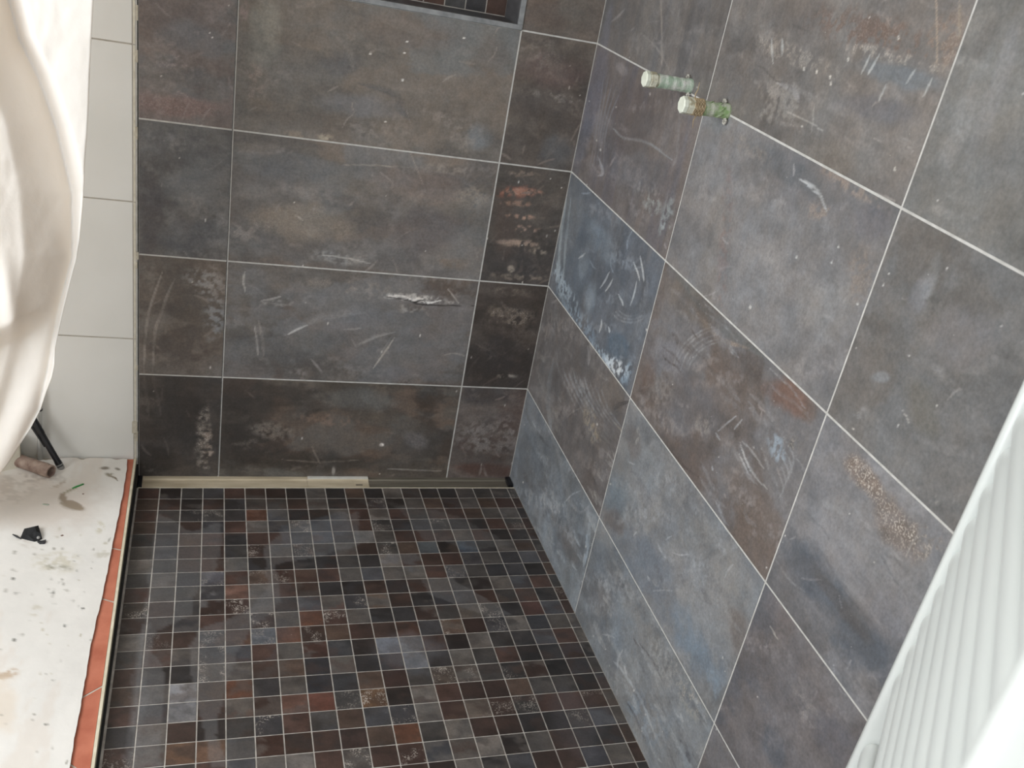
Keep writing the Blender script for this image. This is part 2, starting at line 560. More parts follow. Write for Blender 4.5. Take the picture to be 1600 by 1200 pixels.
rects, ids = cols_rects([(XL, X1), (X1, X2), (X2, 0.0)], skip=((1, 5), (0, 7), (1, 7), (2, 7)))
A, B, H, T, F, V = build_tiles(rects, 0.0027, 0.0007, lambda a, b, h: np.stack([a, -h, b], 1), ids)
V = V - np.array([0, 0.0, 0])
U, W_ = project(V[:, 0], V[:, 1], V[:, 2])
cv = Canvas(A, B, U, W_, T, 11)
BR, DK, BL, GR, TN = (104, 84, 70), (62, 58, 56), (92, 102, 112), (136, 134, 130), (150, 128, 108)
cv.base(1, (68, 62, 58), 0.3, [(DK, .6, .5)])
cv.base(11, (78, 71, 64), 0.3, [(BR, .5, .52), ((92, 92, 90), .5, .56), ((46, 42, 40), .6, .55)])
cv.base(21, (92, 84, 80), 0.3, [((120, 116, 114), .5, .55), ((76, 52, 44), .5, .58)])
cv.base(2, (88, 79, 72), 0.3, [((112, 108, 104), .5, .56)])
cv.base(12, (92, 88, 85), 0.25, [(BR, .45, .53), ((108, 110, 114), .5, .56)])
cv.base(22, (70, 62, 57), 0.35, [((50, 46, 45), .6, .5), ((112, 96, 84), .5, .6)])
cv.base(3, (84, 84, 86), 0.25, [((108, 106, 104), .5, .54), ((66, 62, 62), .5, .55)])
cv.base(13, (100, 95, 90), 0.25, [((118, 104, 92), .55, .52), ((104, 108, 112), .5, .55), ((80, 76, 76), .5, .57)])
cv.base(23, (70, 65, 61), 0.3, [((54, 52, 54), .6, .5)])
cv.base(4, (100, 97, 96), 0.25, [((104, 86, 80), .5, .54), ((92, 98, 104), .5, .55)])
cv.base(14, (100, 95, 90), 0.22, [((112, 100, 88), .5, .53), ((96, 104, 108), .5, .56)])
cv.base(24, (82, 75, 70), 0.3, [((64, 60, 58), .6, .52), ((112, 102, 92), .4, .57)])
for t in (5, 25, 6, 16, 26): cv.base(t, (92, 84, 78), 0.25, [(BR, .4, .55)])
b_ = cv.blob
# course one
b_(318, 690, 14, 60, 4, (150, 140, 130), .55, tile=1, crust=.9, warp=.8, brk=1)
b_(324, 700, 12, 24, 0, (186, 160, 140), .5, tile=1, crust=1, warp=.9, brk=1)
b_(270, 640, 60, 50, 0, (50, 46, 43), .5, tile=1)
b_(240, 720, 60, 25, 0, (40, 36, 34), .6, tile=1)
b_(430, 675, 40, 16, 8, (160, 150, 140), .25, tile=11, crust=.55, brk=1)
b_(560, 625, 60, 20, 5, (104, 106, 106), .5, tile=11)
b_(500, 655, 90, 10, 4, (128, 104, 90), .5, tile=11, brk=1)
b_(480, 720, 130, 18, 2, (48, 42, 38), .6, tile=11)
b_(370, 640, 25, 70, 0, (50, 45, 42), .5, tile=11)
b_(640, 690, 50, 40, 0, (84, 80, 76), .6, tile=11)
b_(650, 690, 24, 16, 20, (108, 104, 108), .4, tile=11, crust=.3)
b_(765, 612, 60, 22, 0, (50, 50, 54), .7, tile=21)
b_(770, 680, 60, 32, 5, (134, 132, 132), .5, tile=21, crust=.55, brk=.7)
b_(760, 735, 60, 12, 2, (84, 54, 44), .75, tile=21)
cv.stroke([(600, 732), (640, 734), (690, 736)], 1.6, (150, 146, 140), .35, tile=11)
cv.stroke([(440, 718), (500, 722), (560, 719)], 2, (128, 118, 106), .4, tile=11, brk=1)
b_(521, 736, 3, 7, 0, (200, 195, 188), .7, tile=11); b_(596, 695, 4, 3, 0, (225, 220, 214), .9, tile=11)
# course two
b_(320, 440, 38, 24, 12, (140, 142, 144), .6, tile=2, brk=.8, crust=.3)
b_(335, 490, 22, 40, 0, (140, 146, 152), .5, tile=2, brk=.8, crust=.3)
b_(240, 430, 40, 30, 0, (104, 98, 92), .5, tile=2, brk=.7)
b_(280, 545, 70, 40, 10, (76, 66, 60), .7, tile=2)
cv.stroke([(254, 424), (243, 455), (232, 490), (227, 530), (225, 582)], 3.2, (142, 136, 130), .55, tile=2, warp=.4)
cv.stroke([(273, 436), (262, 460), (252, 490), (242, 520), (239, 582)], 3.6, (142, 136, 130), .55, tile=2, warp=.4)
cv.stroke([(225, 583), (228, 610), (233, 650)], 4, (84, 78, 74), .5, tile=1)
cv.stroke([(238, 583), (243, 610), (252, 650)], 4, (84, 78, 74), .5, tile=1)
b_(655, 467, 48, 7, 4, (196, 194, 190), .8, tile=12, warp=.8, brk=.9)
b_(640, 482, 26, 8, 0, (160, 158, 154), .5, tile=12, brk=.9)
b_(430, 470, 26, 7, 5, (170, 168, 164), .6, tile=12, brk=1, warp=.8)
cv.stroke([(600, 463), (640, 470), (660, 476), (740, 478)], 1.6, (44, 38, 36), .8, tile=12)
b_(550, 448, 90, 12, 6, (124, 116, 108), .5, tile=12, crust=.5, brk=1)
b_(690, 450, 40, 20, 8, (80, 68, 60), .5, tile=12)
cv.stroke([(452, 521), (480, 506), (510, 496), (560, 490)], 6, (136, 138, 140), .5, tile=12, brk=.8)
cv.stroke([(554, 538), (580, 528), (610, 518)], 4, (128, 128, 128), .5, tile=12, brk=.5)
cv.stroke([(582, 577), (600, 552), (616, 528)], 2.2, (156, 152, 146), .6, tile=12)
cv.stroke([(404, 500), (410, 530), (412, 556)], 3.5, (140, 136, 132), .5, tile=12)
cv.stroke([(398, 510), (402, 540), (404, 556)], 2.5, (150, 148, 146), .5, tile=12)
cv.stroke([(382, 425), (380, 440), (384, 460)], 2.5, (160, 158, 154), .5, tile=12)
b_(500, 540, 50, 30, 0, (84, 84, 84), .5, tile=12)
cv.stroke([(446, 523), (470, 508), (500, 497), (540, 489), (570, 488)], 9, (122, 122, 124), .35, tile=12, warp=.4)
cv.stroke([(450, 523), (462, 516), (480, 508)], 2.5, (172, 172, 172), .5, tile=12, warp=.4)
b_(560, 500, 60, 16, -6, (104, 106, 112), .4, tile=12)
cv.stroke([(550, 531), (556, 540), (566, 536), (590, 526), (617, 519)], 3, (140, 140, 140), .4, tile=12, warp=.3)
cv.stroke([(590, 560), (603, 540), (612, 525)], 1.8, (120, 120, 120), .4, tile=12, warp=.3)
cv.stroke([(376, 440), (400, 450), (420, 468)], 2, (120, 120, 122), .4, tile=12)
cv.stroke([(690, 556), (710, 552), (728, 557)], 1.6, (140, 136, 130), .5, tile=12)
cv.stroke([(607, 463), (630, 463), (645, 469), (655, 466), (668, 473), (690, 469)], 3, (205, 203, 200), .7, tile=12, warp=.6)
cv.stroke([(636, 467), (648, 472), (660, 469), (668, 476)], 1.3, (40, 36, 34), .8, tile=12, warp=.4)
cv.stroke([(407, 470), (424, 467), (440, 463)], 2.2, (170, 168, 166), .5, tile=12)
cv.stroke([(700, 452), (708, 462), (717, 474)], 1.2, (160, 156, 150), .6, tile=12)
b_(450, 570, 100, 20, 0, (76, 72, 70), .5, tile=12)
b_(620, 585, 30, 14, 0, (112, 112, 118), .4, tile=12)
b_(800, 495, 46, 18, 4, (132, 116, 100), .45, tile=22, crust=.75, brk=1)
b_(795, 455, 50, 8, 5, (100, 90, 80), .5, tile=22, crust=.4, brk=1)
b_(780, 560, 50, 40, 0, (54, 50, 50), .6, tile=22)
b_(790, 588, 20, 4, 0, (190, 184, 174), .6, tile=22, brk=1)
# course three
b_(310, 290, 50, 60, 30, (116, 118, 120), .4, tile=3)
b_(235, 330, 22, 80, 0, (66, 60, 62), .6, tile=3)
b_(300, 370, 50, 30, 0, (84, 86, 92), .5, tile=3)
b_(470, 345, 90, 34, 8, (126, 114, 100), .6, tile=13, crust=.25)
b_(530, 405, 50, 12, 10, (140, 142, 142), .5, tile=13, crust=.4, brk=.8)
b_(660, 290, 90, 30, 12, (110, 92, 82), .5, tile=13)
b_(740, 310, 30, 26, 10, (138, 128, 114), .45, tile=13, crust=.3, brk=.8)
b_(700, 265, 60, 9, 8, (150, 140, 128), .4, tile=13, crust=.3, brk=1)
b_(660, 360, 70, 40, 0, (92, 84, 84), .6, tile=13)
b_(450, 260, 80, 26, 8, (92, 94, 98), .6, tile=13)
cv.stroke([(530, 258), (580, 258), (640, 262)], 1.5, (140, 134, 124), .6, tile=13)
cv.stroke([(642, 240), (652, 265), (662, 290)], 1.2, (140, 130, 120), .5, tile=13)
cv.stroke([(500, 398), (545, 404), (585, 414)], 1.6, (160, 158, 154), .6, tile=13)
cv.stroke([(460, 335), (475, 345)], 2, (160, 150, 140), .5, tile=13)
for (u, v, w_, h_, c_) in [(818, 300, 34, 7, (178, 124, 96)), (812, 318, 28, 5, (150, 112, 90)), (815, 339, 30, 5, (170, 130, 106)), (818, 358, 34, 6, (180, 142, 122)), (815, 380, 36, 6, (178, 150, 130)), (842, 392, 14, 6, (176, 160, 140)), (812, 270, 30, 5, (120, 104, 92)), (800, 420, 6, 7, (186, 170, 150)), (810, 432, 50, 6, (120, 108, 96))]:
    b_(u, v, w_, h_, 3, c_, .85, tile=23, warp=.6, brk=1, crust=.25)
b_(810, 300, 36, 12, 0, (150, 78, 48), .5, tile=23, brk=.8)
b_(790, 350, 22, 60, 0, (80, 62, 54), .4, tile=23)
# course four
b_(280, 120, 90, 26, 8, (112, 110, 108), .4, tile=4, crust=.25, brk=.6)
b_(270, 165, 90, 20, 4, (120, 92, 88), .6, tile=4, crust=.3)
b_(260, 95, 30, 14, -10, (136, 130, 134), .4, tile=4, crust=.5, brk=.8)
b_(300, 60, 60, 30, 8, (98, 102, 108), .5, tile=4)
b_(415, 45, 30, 60, 10, (126, 126, 118), .6, tile=14)
b_(400, 125, 18, 30, 0, (128, 112, 104), .45, tile=14, crust=.5, brk=.9)
b_(382, 20, 8, 20, 10, (150, 120, 120), .4, tile=14, crust=.5, brk=1)
b_(510, 215, 16, 8, 10, (168, 158, 136), .7, tile=14, brk=.6)
b_(465, 212, 22, 8, 10, (140, 126, 108), .5, tile=14, brk=.6)
b_(535, 100, 34, 22, 5, (84, 82, 84), .55, tile=14)
cv.stroke([(560, 130), (600, 140), (625, 155), (622, 168), (640, 185)], 8, (84, 82, 82), .6, tile=14, warp=.5)
b_(750, 215, 24, 22, 0, (112, 124, 134), .5, tile=14)
b_(560, 165, 80, 20, 5, (106, 108, 114), .5, tile=14)
b_(640, 50, 90, 30, 10, (104, 92, 84), .5, tile=14)
b_(520, 195, 90, 20, 8, (96, 86, 78), .5, tile=14)
b_(770, 90, 30, 40, 0, (92, 80, 72), .4, tile=14)
for q in [(636, 65), (632, 83), (629, 125), (579, 84), (725, 59), (602, 190)]: b_(q[0], q[1], 1.8, 1.8, 0, (215, 212, 206), .9, tile=14)
b_(860, 110, 60, 30, 8, (104, 84, 82), .6, tile=24)
b_(870, 152, 40, 8, 10, (150, 144, 140), .5, tile=24, crust=.7, brk=1)
b_(850, 90, 40, 30, 10, (130, 120, 112), .35, tile=24, crust=.35, brk=.9)
b_(835, 200, 40, 40, 0, (70, 64, 58), .5, tile=24)
b_(870, 235, 30, 30, 0, (84, 88, 94), .5, tile=24)
b_(870, 20, 60, 30, 0, (84, 70, 62), .5, tile=25)
b_(900, 10, 26, 40, 0, (98, 94, 88), .5, tile=25)
MI = np.zeros(len(F), int)
P0 = len(V)
y0 = 0.0
# mortar bed / joints: three strips around the niche opening
for (x0, x1, z0, z1) in [(XL - 0.004, 0.06, -0.06, NZ0), (XL - 0.004, X1, NZ0, NZ1), (X2, 0.06, NZ0, NZ1), (XL - 0.004, 0.06, NZ1, 2.42)]:
    V, F, MI = add_quad(V, F, MI, [(x0, y0, z0), (x1, y0, z0), (x1, y0, z1), (x0, y0, z1)], 1)
for q in [[(XL - 0.004, 0, -0.06), (XL - 0.004, 0, 2.42), (XL - 0.004, 0.2, 2.42), (XL - 0.004, 0.2, -0.06)],
          [(0.06, 0, -0.06), (0.06, 0.2, -0.06), (0.06, 0.2, 2.42), (0.06, 0, 2.42)],
          [(XL - 0.004, 0.2, -0.06), (XL - 0.004, 0.2, 2.42), (0.06, 0.2, 2.42), (0.06, 0.2, -0.06)]]:
    V, F, MI = add_quad(V, F, MI, q, 1)
pad = len(V) - P0
detail(cv, 77, [1,11,21,2,12,22,3,13,23,4,14,24])
pc = np.concatenate([tone(cv.c, 1.27, 0.72, (1.03, 0.99, 0.95)), np.full((pad, 3), 0.2)]); pm = np.concatenate([cv.mk, np.zeros((pad, 3))])
wall_back = mesh_np('wall_back', V, F, [M_TILE, M_GROUT], mat_idx=MI, attrs={'Pattern': np.clip(pc, 0.002, 1), 'Marks': pm})
tag(wall_back, 'dark stone-look tiled back wall of the walk-in shower', kind='structure')

# ------------------------------------------------------------------ tiled right wall
YA, YB = -0.6055, -1.2075
rects, ids = cols_rects([(0.0, -YA), (-YA, -YB), (-YB, 1.575)], skip=((0, 7), (1, 7), (2, 7)))
A, B, H, T, F, V = build_tiles(rects, 0.0025, 0.0006, lambda a, b, h: np.stack([-h, -a, b], 1), ids)
U, W_ = project(V[:, 0], V[:, 1], V[:, 2])
cv = Canvas(A, B, U, W_, T, 61)
b_ = cv.blob
S_ = (3, 9)
cv.base(1, (126, 133, 138), 0.25, [((106, 110, 116), .5, .52), ((136, 142, 148), .5, .56)], (5, 5))
cv.base(2, (106, 101, 99), 0.25, [((118, 116, 116), .5, .52), ((92, 84, 80), .5, .56)], (7, 4))
cv.base(3, (96, 102, 110), 0.22, [((112, 112, 114), .5, .55)], (7, 4))
cv.base(4, (106, 100, 98), 0.2, [((98, 96, 104), .5, .54), ((116, 104, 96), .4, .57)], (8, 3))
cv.base(5, (106, 102, 99), 0.2, [((114, 108, 104), .5, .54), ((94, 94, 96), .5, .56)], (9, 3))
cv.base(11, (124, 128, 131), 0.25, [((96, 104, 112), .5, .53), ((134, 132, 128), .4, .57)], S_)
cv.base(12, (122, 124, 126), 0.22, [((132, 131, 129), .5, .54), ((102, 108, 116), .4, .56)], S_)
cv.base(13, (106, 98, 94), 0.25, [((118, 120, 124), .5, .54), ((98, 84, 74), .5, .57)], S_)
cv.base(14, (114, 112, 112), 0.2, [((126, 124, 124), .5, .54), ((106, 104, 106), .4, .56)], S_)
cv.base(15, (110, 105, 101), 0.2, [((122, 118, 113), .4, .55)], S_)
cv.base(21, (106, 103, 104), 0.22, [], S_)
cv.base(22, (106, 102, 103), 0.22, [((118, 114, 114), .5, .54), ((88, 92, 100), .5, .58)], S_)
cv.base(23, (116, 115, 117), 0.22, [((128, 127, 128), .5, .54)], S_)
cv.base(24, (104, 103, 102), 0.2, [((116, 114, 114), .4, .54), ((96, 88, 80), .4, .57)], S_)
cv.base(25, (106, 105, 102), 0.2, [((118, 117, 114), .4, .54)], S_)
for t in (6, 16, 26): cv.base(t, (108, 104, 100), 0.2, [], S_)
# A1 bottom strip in the corner
b_(850, 740, 30, 90, -26, (124, 136, 146), .5, tile=1, crust=.2, brk=.6)
b_(870, 800, 16, 60, -30, (158, 166, 172), .5, tile=1, crust=.4, brk=.9)
cv.stroke([(846, 650), (870, 700), (885, 770), (905, 800), (920, 790)], 4, (168, 170, 172), .5, tile=1, brk=1)
cv.stroke([(922, 812), (918, 850), (912, 885)], 5, (150, 170, 186), .8, tile=1, brk=.7, crust=.5)
b_(890, 850, 14, 50, -25, (96, 88, 84), .5, tile=1)
b_(905, 740, 10, 40, -30, (128, 116, 106), .5, tile=1, brk=.8, crust=.3)
cv.stroke([(822, 625), (826, 655), (850, 690), (862, 700)], 3, (70, 68, 68), .6, tile=1, brk=.7)
# A2
b_(925, 665, 12, 34, -14, (164, 148, 116), .5, tile=2, crust=.9, brk=.9)
b_(955, 615, 26, 32, -20, (112, 102, 92), .5, tile=2)
b_(930, 770, 16, 50, -22, (84, 78, 76), .5, tile=2)
for k in range(9):
    u0 = 880 + k * 9
    cv.stroke([(u0 - 12, 560 + k * 6), (u0 - 2, 590 + k * 6), (u0 + 22, 640 + k * 4)], 2.4, (142, 144, 146), .4, tile=2, brk=.6)
cv.stroke([(960, 660), (975, 672), (985, 630)], 2.5, (168, 160, 146), .6, tile=2, brk=.6)
cv.stroke([(960, 640), (968, 632), (984, 628)], 5, (64, 60, 60), .6, tile=2)
cv.stroke([(865, 560), (856, 620), (862, 680)], 5, (136, 144, 150), .4, tile=2)
# A3 blue tile with whitish trowel film
b_(890, 360, 22, 100, 8, (116, 120, 122), .4, tile=3)
b_(900, 440, 26, 110, 12, (88, 100, 112), .6, tile=3)
b_(885, 460, 12, 60, -22, (164, 182, 194), .75, tile=3, brk=.7, crust=.2)
b_(900, 500, 18, 50, -38, (132, 156, 176), .6, tile=3, brk=.6)
b_(965, 540, 22, 26, -30, (82, 98, 112), .8, tile=3)
b_(962, 572, 26, 14, 40, (196, 208, 216), .85, tile=3, brk=.7, crust=.3)
b_(938, 552, 22, 10, 42, (158, 178, 192), .7, tile=3, brk=.7)
b_(978, 585, 10, 24, 14, (150, 172, 188), .6, tile=3, brk=.5)
b_(940, 380, 16, 46, -28, (122, 136, 148), .6, tile=3)
b_(912, 415, 9, 28, 8, (130, 142, 152), .5, tile=3)
b_(922, 470, 9, 34, 8, (130, 146, 160), .6, tile=3)
for (x1, y1, x2, y2) in [(938, 450, 952, 425), (946, 455, 958, 435), (990, 410, 1000, 440), (1000, 400, 1006, 440), (966, 460, 974, 478), (904, 404, 915, 395), (995, 440, 985, 478), (940, 500, 936, 520), (950, 510, 952, 520)]:
    cv.stroke([(x1, y1), ((x1 + x2) / 2 + 1, (y1 + y2) / 2), (x2, y2)], 2, (170, 176, 180), .6, tile=3)
for r_ in (18, 24, 30): cv.arc(985, 480, r_, r_ * .8, 40, 160, 2.5, (136, 142, 148), .5, tile=3, brk=.5)
cv.stroke([(884, 310), (875, 380), (872, 440)], 3, (150, 160, 164), .5, tile=3, taper=False)
cv.stroke([(892, 310), (884, 380), (880, 440)], 2.5, (140, 150, 154), .5, tile=3)
cv.stroke([(1012, 440), (1002, 500), (992, 560)], 9, (128, 134, 142), .45, tile=3, brk=.4)
# A4
b_(925, 160, 16, 110, 13, (104, 106, 120), .6, tile=4, warp=.2)
b_(905, 230, 14, 60, 15, (100, 104, 114), .5, tile=4)
b_(985, 180, 38, 60, 10, (96, 86, 84), .6, tile=4)
cv.stroke([(958, 200), (975, 216), (1010, 222), (1050, 250)], 3, (134, 136, 138), .5, tile=4)
b_(1000, 270, 60, 34, 25, (104, 106, 112), .5, tile=4)
cv.stroke([(935, 245), (942, 270), (934, 275)], 3, (152, 152, 156), .5, tile=4)
b_(1020, 320, 20, 14, 40, (150, 162, 164), .6, tile=4, brk=1, crust=.4)
b_(1042, 340, 10, 40, 14, (158, 168, 166), .6, tile=4, brk=.8, crust=.3)
b_(1010, 300, 22, 14, 30, (136, 134, 128), .5, tile=4, brk=1)
b_(972, 108, 8, 14, -35, (138, 134, 136), .6, tile=4)
b_(995, 200, 30, 40, 10, (100, 94, 92), .5, tile=4)
for k in range(5): cv.stroke([(945 + k * 6, 110 + k * 8), (932 + k * 4, 200), (922 + k * 5, 260)], 2, (122, 124, 132), .35, tile=4)
cv.stroke([(1062, 170), (1058, 240), (1050, 262)], 3, (122, 118, 118), .5, tile=4)
# A5
b_(1010, 40, 9, 60, 4, (122, 118, 114), .5, tile=5, warp=.2); b_(975, 50, 26, 70, 10, (112, 104, 98), .4, tile=5)
cv.stroke([(1033, 0), (1034, 60), (1034, 100)], 2, (134, 128, 122), .6, tile=5, taper=False)
cv.stroke([(1000, 50), (1030, 80), (1050, 120)], 2, (132, 128, 124), .5, tile=5)
b_(945, 60, 8, 60, 12, (106, 108, 118), .6, tile=5, warp=.2)
# B1
b_(1050, 1050, 24, 90, -30, (150, 154, 154), .55, tile=11, crust=.5, brk=.6)
b_(960, 980, 30, 80, -22, (124, 136, 146), .5, tile=11)
b_(1010, 1120, 26, 60, -28, (120, 138, 154), .5, tile=11, brk=.4)
b_(935, 930, 24, 40, -30, (112, 108, 106), .6, tile=11)
b_(1080, 1090, 16, 50, -30, (150, 142, 122), .4, tile=11, crust=.6, brk=.8)
cv.stroke([(968, 1042), (1000, 1090), (1020, 1140)], 3, (164, 172, 178), .5, tile=11)
cv.stroke([(975, 1040), (980, 1058)], 2.4, (170, 174, 176), .7, tile=11)
b_(945, 1000, 12, 60, -22, (92, 96, 102), .5, tile=11)
# B2
b_(965, 780, 30, 50, -20, (100, 120, 134), .6, tile=12, soft=.8)
b_(1010, 730, 26, 60, -25, (128, 134, 138), .5, tile=12, crust=.12)
b_(1000, 880, 40, 70, -40, (100, 112, 126), .55, tile=12)
b_(1085, 1010, 24, 95, -32, (106, 126, 144), .6, tile=12, warp=.6, soft=.8)
b_(1100, 1040, 16, 60, -30, (120, 140, 156), .4, tile=12, brk=.8)
b_(1110, 860, 36, 80, -35, (138, 136, 132), .55, tile=12)
b_(1130, 960, 30, 60, -30, (130, 130, 130), .5, tile=12, crust=.15)
b_(990, 690, 12, 40, -8, (96, 82, 76), .5, tile=12)
b_(1160, 1000, 20, 60, -20, (104, 96, 92), .6, tile=12)
b_(996, 680, 4, 16, 10, (180, 178, 170), .6, tile=12, brk=.6)
b_(960, 815, 16, 26, -40, (96, 86, 82), .6, tile=12)
# B3
b_(1080, 470, 30, 60, -50, (116, 104, 90), .5, tile=13)
cv.stroke([(1050, 420), (1100, 480), (1140, 520), (1200, 560)], 12, (98, 100, 98), .5, tile=13)
cv.stroke([(1085, 480), (1120, 525), (1170, 545)], 5, (142, 124, 106), .5, tile=13, brk=.8, crust=.5)
b_(1235, 620, 44, 30, 35, (114, 82, 66), .75, tile=13)
b_(1265, 640, 16, 24, 20, (104, 84, 72), .6, tile=13)
b_(1215, 700, 15, 34, -20, (142, 156, 168), .8, tile=13, brk=.7)
b_(1235, 700, 16, 22, 0, (96, 92, 86), .5, tile=13, crust=.8, brk=.8)
b_(1050, 560, 20, 50, -35, (124, 124, 130), .6, tile=13)
b_(1085, 640, 60, 50, -30, (112, 114, 120), .4, tile=13)
b_(1015, 590, 12, 40, 10, (98, 82, 74), .6, tile=13)
b_(1080, 720, 40, 50, -35, (98, 86, 80), .6, tile=13)
b_(1180, 800, 30, 90, -28, (104, 92, 84), .6, tile=13)
for r_ in (58, 63, 70, 78, 83): cv.arc(1132, 592, r_, r_, 190, 262, 2.4, (146, 147, 148), .42, tile=13, brk=.3)
cv.arc(1050, 560, 30, 60, 150, 330, 12, (118, 118, 122), .3, tile=13, ang=-30)
for k in range(5): cv.stroke([(1228 - k * 3, 690 + k * 12), (1240 - k * 4, 715 + k * 12), (1236 - k * 5, 740 + k * 10)], 2, (150, 152, 154), .3, tile=13)
cv.stroke([(1156, 690), (1164, 715), (1180, 745), (1200, 765)], 2.5, (160, 160, 158), .4, tile=13)
cv.stroke([(1160, 690), (1175, 705), (1195, 735)], 2.2, (158, 158, 158), .4, tile=13)
for (x1, y1, x2, y2) in [(1120, 675, 1150, 650), (1146, 672, 1160, 655), (1158, 700, 1172, 735), (1155, 710, 1172, 745), (1118, 675, 1126, 690), (1112, 728, 1114, 736)]:
    cv.stroke([(x1, y1), (x2, y2)], 2, (160, 162, 164), .55, tile=13)
b_(1100, 665, 18, 14, 0, (140, 136, 130), .5, tile=13, brk=1, crust=.5)
b_(1034, 612, 24, 30, -30, (142, 138, 134), .4, tile=13, brk=.9)
cv.stroke([(1190, 700), (1205, 740), (1215, 760)], 4, (150, 152, 154), .5, tile=13, brk=.6)
# B4
b_(1133, 370, 10, 130, 4, (124, 100, 94), .5, tile=14, brk=.5)
b_(1110, 400, 20, 120, 8, (128, 122, 116), .4, tile=14)
b_(1190, 400, 60, 80, 20, (134, 134, 136), .5, tile=14)
b_(1240, 270, 80, 22, 35, (92, 96, 100), .6, tile=14)
b_(1330, 290, 70, 14, 33, (156, 134, 116), .45, tile=14, crust=.45, brk=.8)
b_(1280, 330, 24, 18, 30, (140, 120, 104), .5, tile=14, crust=.5, brk=.8)
b_(1360, 350, 36, 34, 30, (98, 96, 102), .5, tile=14)
b_(1345, 430, 26, 50, 10, (128, 112, 98), .4, tile=14, crust=.4, brk=.8)
b_(1290, 480, 60, 50, 30, (136, 134, 132), .4, tile=14)
cv.stroke([(1248, 278), (1276, 296), (1292, 330)], 3.4, (178, 182, 184), .7, tile=14)
cv.stroke([(1262, 290), (1282, 308), (1288, 325)], 2.2, (160, 164, 166), .6, tile=14)
b_(1120, 190, 24, 20, 0, (126, 134, 140), .5, tile=14)
b_(1170, 230, 50, 14, 35, (128, 118, 108), .4, tile=14, crust=.4, brk=.8)
for q in [(1340, 475, 3), (1172, 480, 4), (1299, 410, 3), (1310, 385, 2.5), (1245, 402, 3)]: b_(q[0], q[1], q[2] * .6, q[2] * .9, 0, (196, 196, 192), .8, tile=14)
# B5
b_(1360, 50, 120, 34, 14, (108, 86, 74), .65, tile=15, crust=.2, brk=.4)
b_(1480, 60, 36, 60, 20, (126, 102, 84), .5, tile=15, crust=.5, brk=.6)
b_(1240, 85, 70, 18, 20, (150, 142, 132), .4, tile=15, crust=.9, brk=.6)
b_(1400, 90, 110, 12, 14, (156, 152, 144), .45, tile=15, crust=.9, brk=.6)
b_(1410, 120, 90, 20, 14, (104, 112, 118), .6, tile=15)
b_(1370, 170, 70, 24, 10, (98, 98, 104), .5, tile=15)
b_(1215, 165, 46, 40, 30, (142, 138, 132), .45, tile=15, crust=.4, brk=.8)
b_(1250, 20, 50, 30, 0, (98, 92, 88), .5, tile=15)
b_(1290, 250, 70, 40, 20, (112, 106, 98), .5, tile=15)
for (x1, y1, x2, y2) in [(1360, 85, 1346, 115), (1374, 85, 1355, 118), (1386, 130, 1372, 160), (1432, 105, 1416, 130), (1458, 120, 1442, 152), (1205, 60, 1208, 100), (1222, 60, 1222, 88)]:
    cv.stroke([(x1, y1), (x2, y2)], 2.6, (158, 160, 158), .6, tile=15)
cv.stroke([(1463, 0), (1464, 50), (1464, 98)], 1.6, (156, 140, 124), .7, tile=15, taper=False)
cv.stroke([(1500, 0), (1499, 60)], 4, (150, 136, 116), .5, tile=15)
cv.stroke([(1215, 130), (1240, 140), (1248, 158)], 7, (152, 150, 150), .5, tile=15, brk=.6)
cv.stroke([(1222, 172), (1260, 188), (1290, 208)], 2, (150, 146, 140), .6, tile=15)
cv.stroke([(1272, 165), (1268, 210)], 2, (146, 142, 136), .5, tile=15)
for q in [(1256, 108), (1276, 112), (1297, 120), (1298, 130), (1325, 92), (1404, 60), (1398, 264)]: b_(q[0], q[1], 1.6, 4, 0, (206, 202, 192), .8, tile=15)
b_(1150, 145, 12, 16, 35, (108, 106, 106), .7, tile=15)
# pattern streaks that run along the length of the tiles
rs = np.random.RandomState(44)
for t, cnt, lt_, dk_ in [(1, 46, (156, 164, 170), (84, 84, 88)), (2, 40, (146, 144, 140), (72, 68, 68)), (11, 46, (158, 162, 164), (88, 88, 92)), (12, 16, (142, 144, 146), (90, 92, 98)), (13, 30, (138, 138, 140), (78, 68, 64)), (23, 18, (142, 142, 144), (84, 86, 90)), (15, 14, (136, 132, 128), (84, 80, 78))]:
    i = np.where(cv.tid == t)[0]
    for k in range(cnt):
        p = i[rs.randint(len(i))]
        a0, z0 = cv.a[p], cv.b[p]
        L = rs.uniform(.03, .14)
        dz = rs.uniform(-.12, .12) * L
        q = [project(0, -(a0 + L * f), z0 + dz * f + (.004 * math.sin(f * 5 + k))) for f in (0, .33, .66, 1)]
        cv.stroke([(float(x), float(y)) for x, y in q], rs.uniform(2, 6.5), lt_ if rs.rand() < .6 else dk_, rs.uniform(.25, .6), tile=t, warp=1.6, brk=1, crust=rs.choice([0, 0, .25]))
# C2, C3
b_(1275, 900, 34, 90, -38, (82, 90, 100), .75, tile=23)
b_(1350, 1010, 40, 70, -38, (76, 84, 94), .75, tile=23)
b_(1310, 870, 36, 90, -38, (132, 131, 134), .5, tile=23)
b_(1390, 960, 40, 60, -38, (118, 116, 120), .5, tile=23, crust=.1)
b_(1310, 940, 12, 90, -38, (86, 80, 76), .5, tile=23)
b_(1352, 745, 50, 20, 48, (112, 94, 80), .8, tile=23, crust=1)
b_(1352, 740, 40, 14, 48, (150, 134, 120), .7, tile=23, crust=1, brk=1, warp=.8)
b_(1410, 810, 50, 18, 52, (140, 126, 112), .5, tile=23, crust=1, brk=1, warp=.8)
b_(1400, 820, 66, 30, 55, (106, 90, 78), .7, tile=23, crust=.6)
b_(1450, 845, 30, 30, 40, (110, 98, 86), .6, tile=23, crust=.9, brk=.6)
b_(1290, 750, 30, 30, 30, (128, 128, 132), .5, tile=23)
